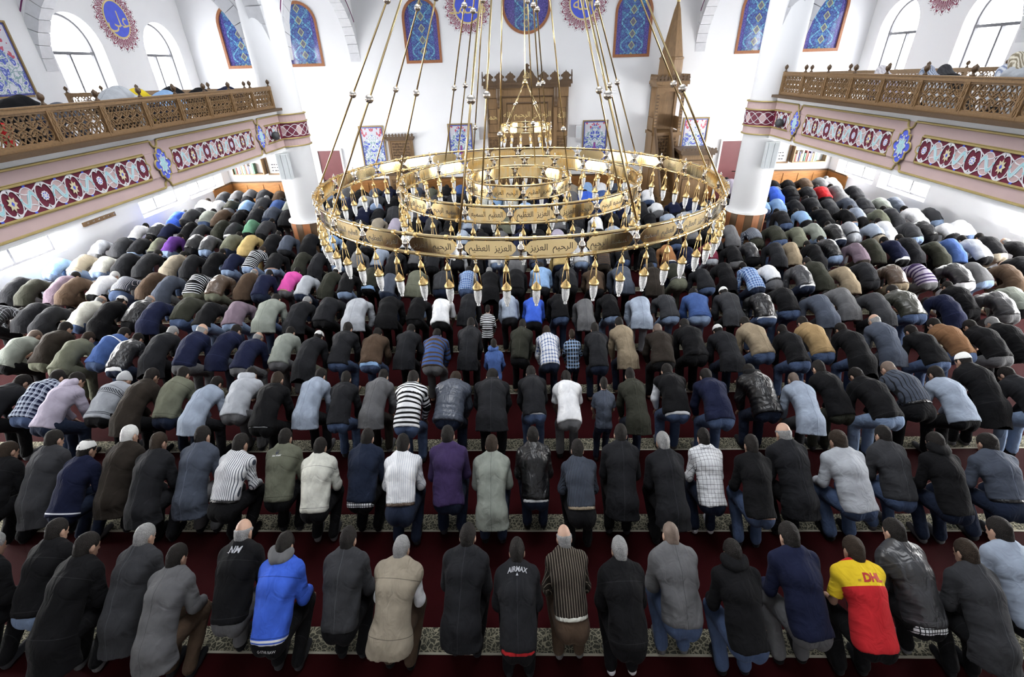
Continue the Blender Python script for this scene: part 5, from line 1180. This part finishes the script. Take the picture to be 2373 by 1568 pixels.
def build_person(d, pose, lod, loc, rz, sc, label, group):
    k = BASEK.get(d['k'], d['k']); ex = d['ex']
    sk = SKIND if 'dk' in ex else SKIN
    r = put('person', T('body', pose, lod), sk, None, loc, rz); r.scale = sc if isinstance(sc, tuple) else (sc, sc, sc)
    tag(r, label, 'person', group)
    nm = dict(B='blazer', C='coat', J='jacket', S='sweater', K='shirt', T='tee_shirt', V='vest', P='padded_jacket', R='robe')[k]
    if d['k'] == 'W': nm = 'shirt'
    if d['k'] == 'V': put('shirt', T('top', pose, lod, 'K'), cloth(ex.get('sl', 'bl')), r)
    tp = put(nm, T('top', pose, lod, k), cloth(d['c'], d['k'], d['pat']), r)
    tr = put('trousers', T('trousers', pose, lod), cloth(d['tr'], 'W'), r)
    h = d['hd']
    if h in 'kbgw': put('hair', T('hair', pose, lod, 'full'), HAIRM[h], r)
    elif h == 's': put('hair', T('hair', pose, lod, 'crop' if (int(d['px']) % 2) else 'bald'), HAIRM['s'] if int(d['px']) % 2 else HAIRM['g'], r)
    elif h == 'c': put('hair', T('hair', pose, lod, 'full'), HAIRM['k'], r); put('skull_cap', T('cap', pose, lod, 'takke'), CAPW, r)
    elif h == 'n': put('beanie', T('cap', pose, lod, 'beanie'), CAPG, r)
    elif h == 'v': put('headscarf', T('cap', pose, lod, 'scarf'), scarfmat(int(ex.get('i', 0))), r)
    if lod != 'f' or 'b' in ex or 't' in ex or 'u' in ex or 'us' in ex:
        if 'b' in ex: put('belt', T('belt', pose, lod), cloth(ex['b'], 'L'), r)
        if 't' in ex: put('shirt_tail', T('tail', pose, lod, -.085), cloth('wh', 'W', 'ck:ch:.03:.25') if ex['t'] == 'ck' else cloth(ex['t'], 'W'), r)
        if 'u' in ex: put('undershirt', T('tail', pose, lod, -.060), cloth('wh' if ex['u'] == 1 else ex['u'], 'W'), r)
        if 'us' in ex: put('bare_waist', T('tail', pose, lod, -.060), sk, r)
    if d['k'] == 'H' or 'h' in ex: put('hood', T('hood', pose, lod), cloth(ex.get('h', d['c']), 'S'), r)
    if lod == 'n':
        sm = cloth('wh' if 'sc' in ex else rnd.choice(['ch', 'bk', 'dg', 'gr']), 'S')
        for e in (-1, 1): put('sock', T('sock', pose, lod, e), sm, r)
    if 'x' in ex:
        me = T('top', pose, lod, k); x = ex['x']
        if x == 'DH':
            print_on(tp, tp, 'DHL', REDP, .455, .095, pose, me, shear=.25, u0=.02)
            m_ = print_on(tp, tp, '=', OCH, .435, .05, pose, me, u0=-.105, shear=.25); print_on(tp, tp, '=', OCH, .435, .05, pose, me, u0=.14, shear=.25)
        elif x == 'AM': print_on(tp, tp, 'AIRMAX', SILV, .535, .058, pose, me, arc=1.2, shear=.2); print_on(tp, tp, '\u25b2', SILV, .495, .03, pose, me)
        elif x == 'NM': print_on(tp, tp, 'NM', SILV, .515, .085, pose, me, shear=.3); print_on(tp, tp, '--- -- ---', WHT, .50, .02, pose, me, u0=-.05)
        elif x == 'OL': print_on(tp, tp, '\u2766', DKP, .48, .085, pose, me, u0=-.02); print_on(tp, tp, 'Roc Arabi', WHT, .435, .032, pose, me, u0=-.02, shear=.25)
        elif x == 'DP': print_on(tp, tp, 'Dpm:JO', DKP, .54, .042, pose, me, u0=-.03)
        elif x == 'GS':
            mt = T('trousers', pose, lod); print_on(tr, tr, 'G-STAR RAW', WHT, -.085, .032, pose, mt, u0=.04)
    people.append(r); return r
def label_for(row, i, data):
    d = data[i]; lk = lambda q: (top_words(q), tr_words(q['tr'])); me = lk(d); rw = 'in the %s row up' % ORD[row] if row else 'in the bottom row'
    small = 'small boy' if d['ex'].get('s', 1) < .8 else 'person'
    hd = {'c': ' and white cap', 'n': ' and grey beanie', 'w': ' and white hair'}.get(d['hd'], '')
    act = 'bowing' if row > 1 else 'crouching'
    same = [q for q in data if lk(q) == me]
    if len(same) == 1:
        t = '%s in %s and %s %s' % (small, me[0], me[1], rw); t = t if len(t.split()) <= 16 else '%s in %s %s' % (small, me[0], rw); return t
    nb = [top_words(data[j]) for j in (i-1, i+1) if 0 <= j < len(data)]
    if len(nb) == 2: t = '%s in %s between %s and %s, %s' % (small, me[0], nb[0], nb[1], rw[7:])
    else: t = '%s in %s at the row end beside %s, %s' % (small, me[0], nb[0], rw[7:])
    return t
IND = 0
for row, txt in enumerate(ROWS):
    data = parse(txt); data.sort(key=lambda q: q['px']); Y0 = ROW0+ROWP*row
    XS = [x_at(d['px'], Y0+.08, .80 if row < 2 else .88*d['ex'].get('s', 1)) for d in data]; X0 = list(XS)
    for _ in range(60):        # shoulder to shoulder, never inside each other
        for i in range(len(XS)-1):
            need = .220*(data[i]['ex'].get('s', 1)+data[i+1]['ex'].get('s', 1)); g_ = XS[i+1]-XS[i]
            if g_ < need: XS[i] -= (need-g_)/2; XS[i+1] += (need-g_)/2
        if _ < 40: XS = [x+(x0-x)*.04 for x, x0 in zip(XS, X0)]
    LBL = [label_for(row, i, data) for i in range(len(data))]
    for t_ in set(LBL):
        js = [j for j, q in enumerate(LBL) if q == t_]
        if len(js) > 1:
            for n_, j in enumerate(js): LBL[j] = '%s, %s from the left of %s alike' % (t_, ['first', 'second', 'third', 'fourth'][n_], ['two', 'three', 'four'][len(js)-2])
    for i, d in enumerate(data):
        rr = random.Random(row*100+i); pose = 'squat' if row < 2 else (['half', 'mid', 'half'][rr.randrange(3)] if row < 4 else ['half', 'deep', 'deep'][rr.randrange(3)] if row < 6 else ['deep', 'deep', 'half'][rr.randrange(3)])
        pose = d['ex'].get('p', pose); lod = 'n' if row < 3 else ('m' if row < 5 else 'f')
        s = d['ex'].get('s', 1.0)*(1+rr.uniform(-.035, .035)); 
        tight = [j for j in (i-1, i+1) if 0 <= j < len(XS) and abs(XS[j]-XS[i]) < .51]
        Y = Y0+.02+(.085 if i % 2 else -.085)*(len(tight) > 0)+d['ex'].get('dy', 0)+rr.uniform(-.05, .05); X = XS[i]
        if abs(X) > XW-.38 or (abs(abs(X)-CXY[0]) < .80 and abs(Y-CXY[1]) < 1.0): continue
        gap = min([abs(X-q) for j, q in enumerate(XS) if j != i])
        lb = LBL[i]
        labels_used.add(lb)
        build_person(d, pose, lod, (X, Y, .009), math.radians(rr.uniform(-5, 5)), (s*max(.75, min(1.0, gap/.575))*rr.uniform(.97, 1.0), s, s), lb, 'worshippers in rows on the red carpet'); IND += 1
print('individual people', IND)
# ------------------------------------------------------------------ the remaining far rows: one mass
def crowd():
    Vs, Fs, Ms, At, mats = [], [], [], [], []
    def mi_(m):
        if m not in mats: mats.append(m)
        return mats.index(m)
    off = 0; r = random.Random(21); tops = ['bk']*6+['ch']*5+['dg']*4+['nv', 'nv', 'sl', 'sl', 'gr', 'gr', 'lg', 'lg', 'wh', 'wh', 'cr', 'be', 'ol', 'do', 'br', 'db', 'bl', 'rb', 'li', 'gg', 'rd', 'sk']
    for row in range(9, 12):
        Y0 = ROW0+ROWP*row+.02; x = -XW+.25
        while x < XW-.95:
            x += .46+r.uniform(0, .07)
            if row >= 10 and (4.05 < x < 6.75): continue
            if row == 8 and 0: continue
            if abs(abs(x)-CXY[0]) < .85 and abs(Y0-CXY[1]) < .9: continue
            pose = r.choice(['deep', 'deep', 'half']); a = r.uniform(-.08, .08); s = r.uniform(.95, 1.05); Y = Y0+r.uniform(-.06, .06); k = r.choice('BBSSKJJC'); tc_ = r.choice(tops)
            for part, arg, m in (('top', k, cloth(tc_, k)), ('trousers', None, cloth(r.choice(['bk', 'ch', 'jd', 'jn', 'jl', 'gr']), 'W')), ('body', None, SKIN), ('hair', 'full', HAIRM[r.choice('kkkbg')])):
                me = T(part, pose, 'c', arg); n = len(me.vertices); co = np.empty(n*3, np.float32); me.vertices.foreach_get('co', co); co = co.reshape(-1, 3)*s
                at = np.empty(n*3, np.float32); me.attributes['gar'].data.foreach_get('vector', at)
                q = np.empty(len(me.polygons)*4, np.int32); me.loops.foreach_get('vertex_index', q)
                c_, s_ = math.cos(a), math.sin(a); w = np.stack([co[:, 0]*c_-co[:, 1]*s_+x, co[:, 0]*s_+co[:, 1]*c_+Y, co[:, 2]+.009], 1)
                Vs.append(w); Fs.append(q.reshape(-1, 4)+off); off += n; Ms.append(np.full(len(me.polygons), mi_(m), np.int32)); At.append(at.reshape(-1, 3))
    me = npmesh('crowd', np.concatenate(Vs), np.concatenate(Fs), np.concatenate(At)); me.materials.clear()
    for m in mats: me.materials.append(m)
    me.polygons.foreach_set('material_index', np.concatenate(Ms))
    o = bpy.data.objects.new('crowd', me); C.objects.link(o); tag(o, 'far rows of bowing worshippers packed before the prayer niche', 'crowd', None, 'stuff')
crowd()
# ------------------------------------------------------------------ people up in the galleries
GZ = 3.451
def gp(x, y, d, pose, label, grp, rz=0, s=1.0): build_person(parse('0 '+d)[0], pose, 'm', (x, y, GZ), rz, s, label, grp)
for x, y, d, s_, lb in ((-6.72, 6.2, 'S-rd bk k', .86, 'red sweater'), (-7.3, 6.25, 'S-ch bk k', .95, 'charcoal sweater'), (-6.72, 7.4, 'W-sl jd k', .90, 'slate shirt'), (-7.3, 7.45, 'J-bk bk k', 1.0, 'black jacket'), (-6.70, 8.62, 'W-lg bk k', 1.06, 'pale grey shirt'), (-6.72, 9.8, 'W-sk jd k', .96, 'sky blue shirt'), (-7.3, 9.85, 'W-ye bk k', 1.0, 'yellow shirt'), (-6.72, 10.9, 'S-bk bk k', .96, 'black sweater'), (-7.3, 10.9, 'S-ch bk k', 1.0, 'charcoal sweater near the far rail'), (-6.72, 11.95, 'J-nv bk k', .95, 'navy jacket')):
    gp(x, y, d, 'deep', 'person in %s bowing behind the carved gallery rail' % lb, 'worshippers in the gallery with the tile panel', 0, s_)
for i, (x, y, d, lb) in enumerate(((6.75, 10.0, 'C-li bk v i:0', 'lilac-grey scarf'), (6.76, 8.85, 'C-lg bk v i:1', 'blue-grey swirled scarf'), (7.38, 9.3, 'C-bk bk v i:6', 'black scarf'), (7.38, 8.1, 'C-lg bk v i:2', 'blue patterned scarf'), (6.75, 7.45, 'C-lg bk v i:3', 'brown patterned scarf and pale coat'), (7.38, 6.9, 'C-be bk v i:4', 'grey-beige patterned scarf'), (6.75, 6.3, 'C-nv bk v i:5', 'navy scarf'))):
    gp(x, y, d, 'stoop' if i == 4 else 'squat', 'person in %s sitting behind the carved gallery rail' % lb, 'women in the gallery', 0, .80 if i == 4 else .96)
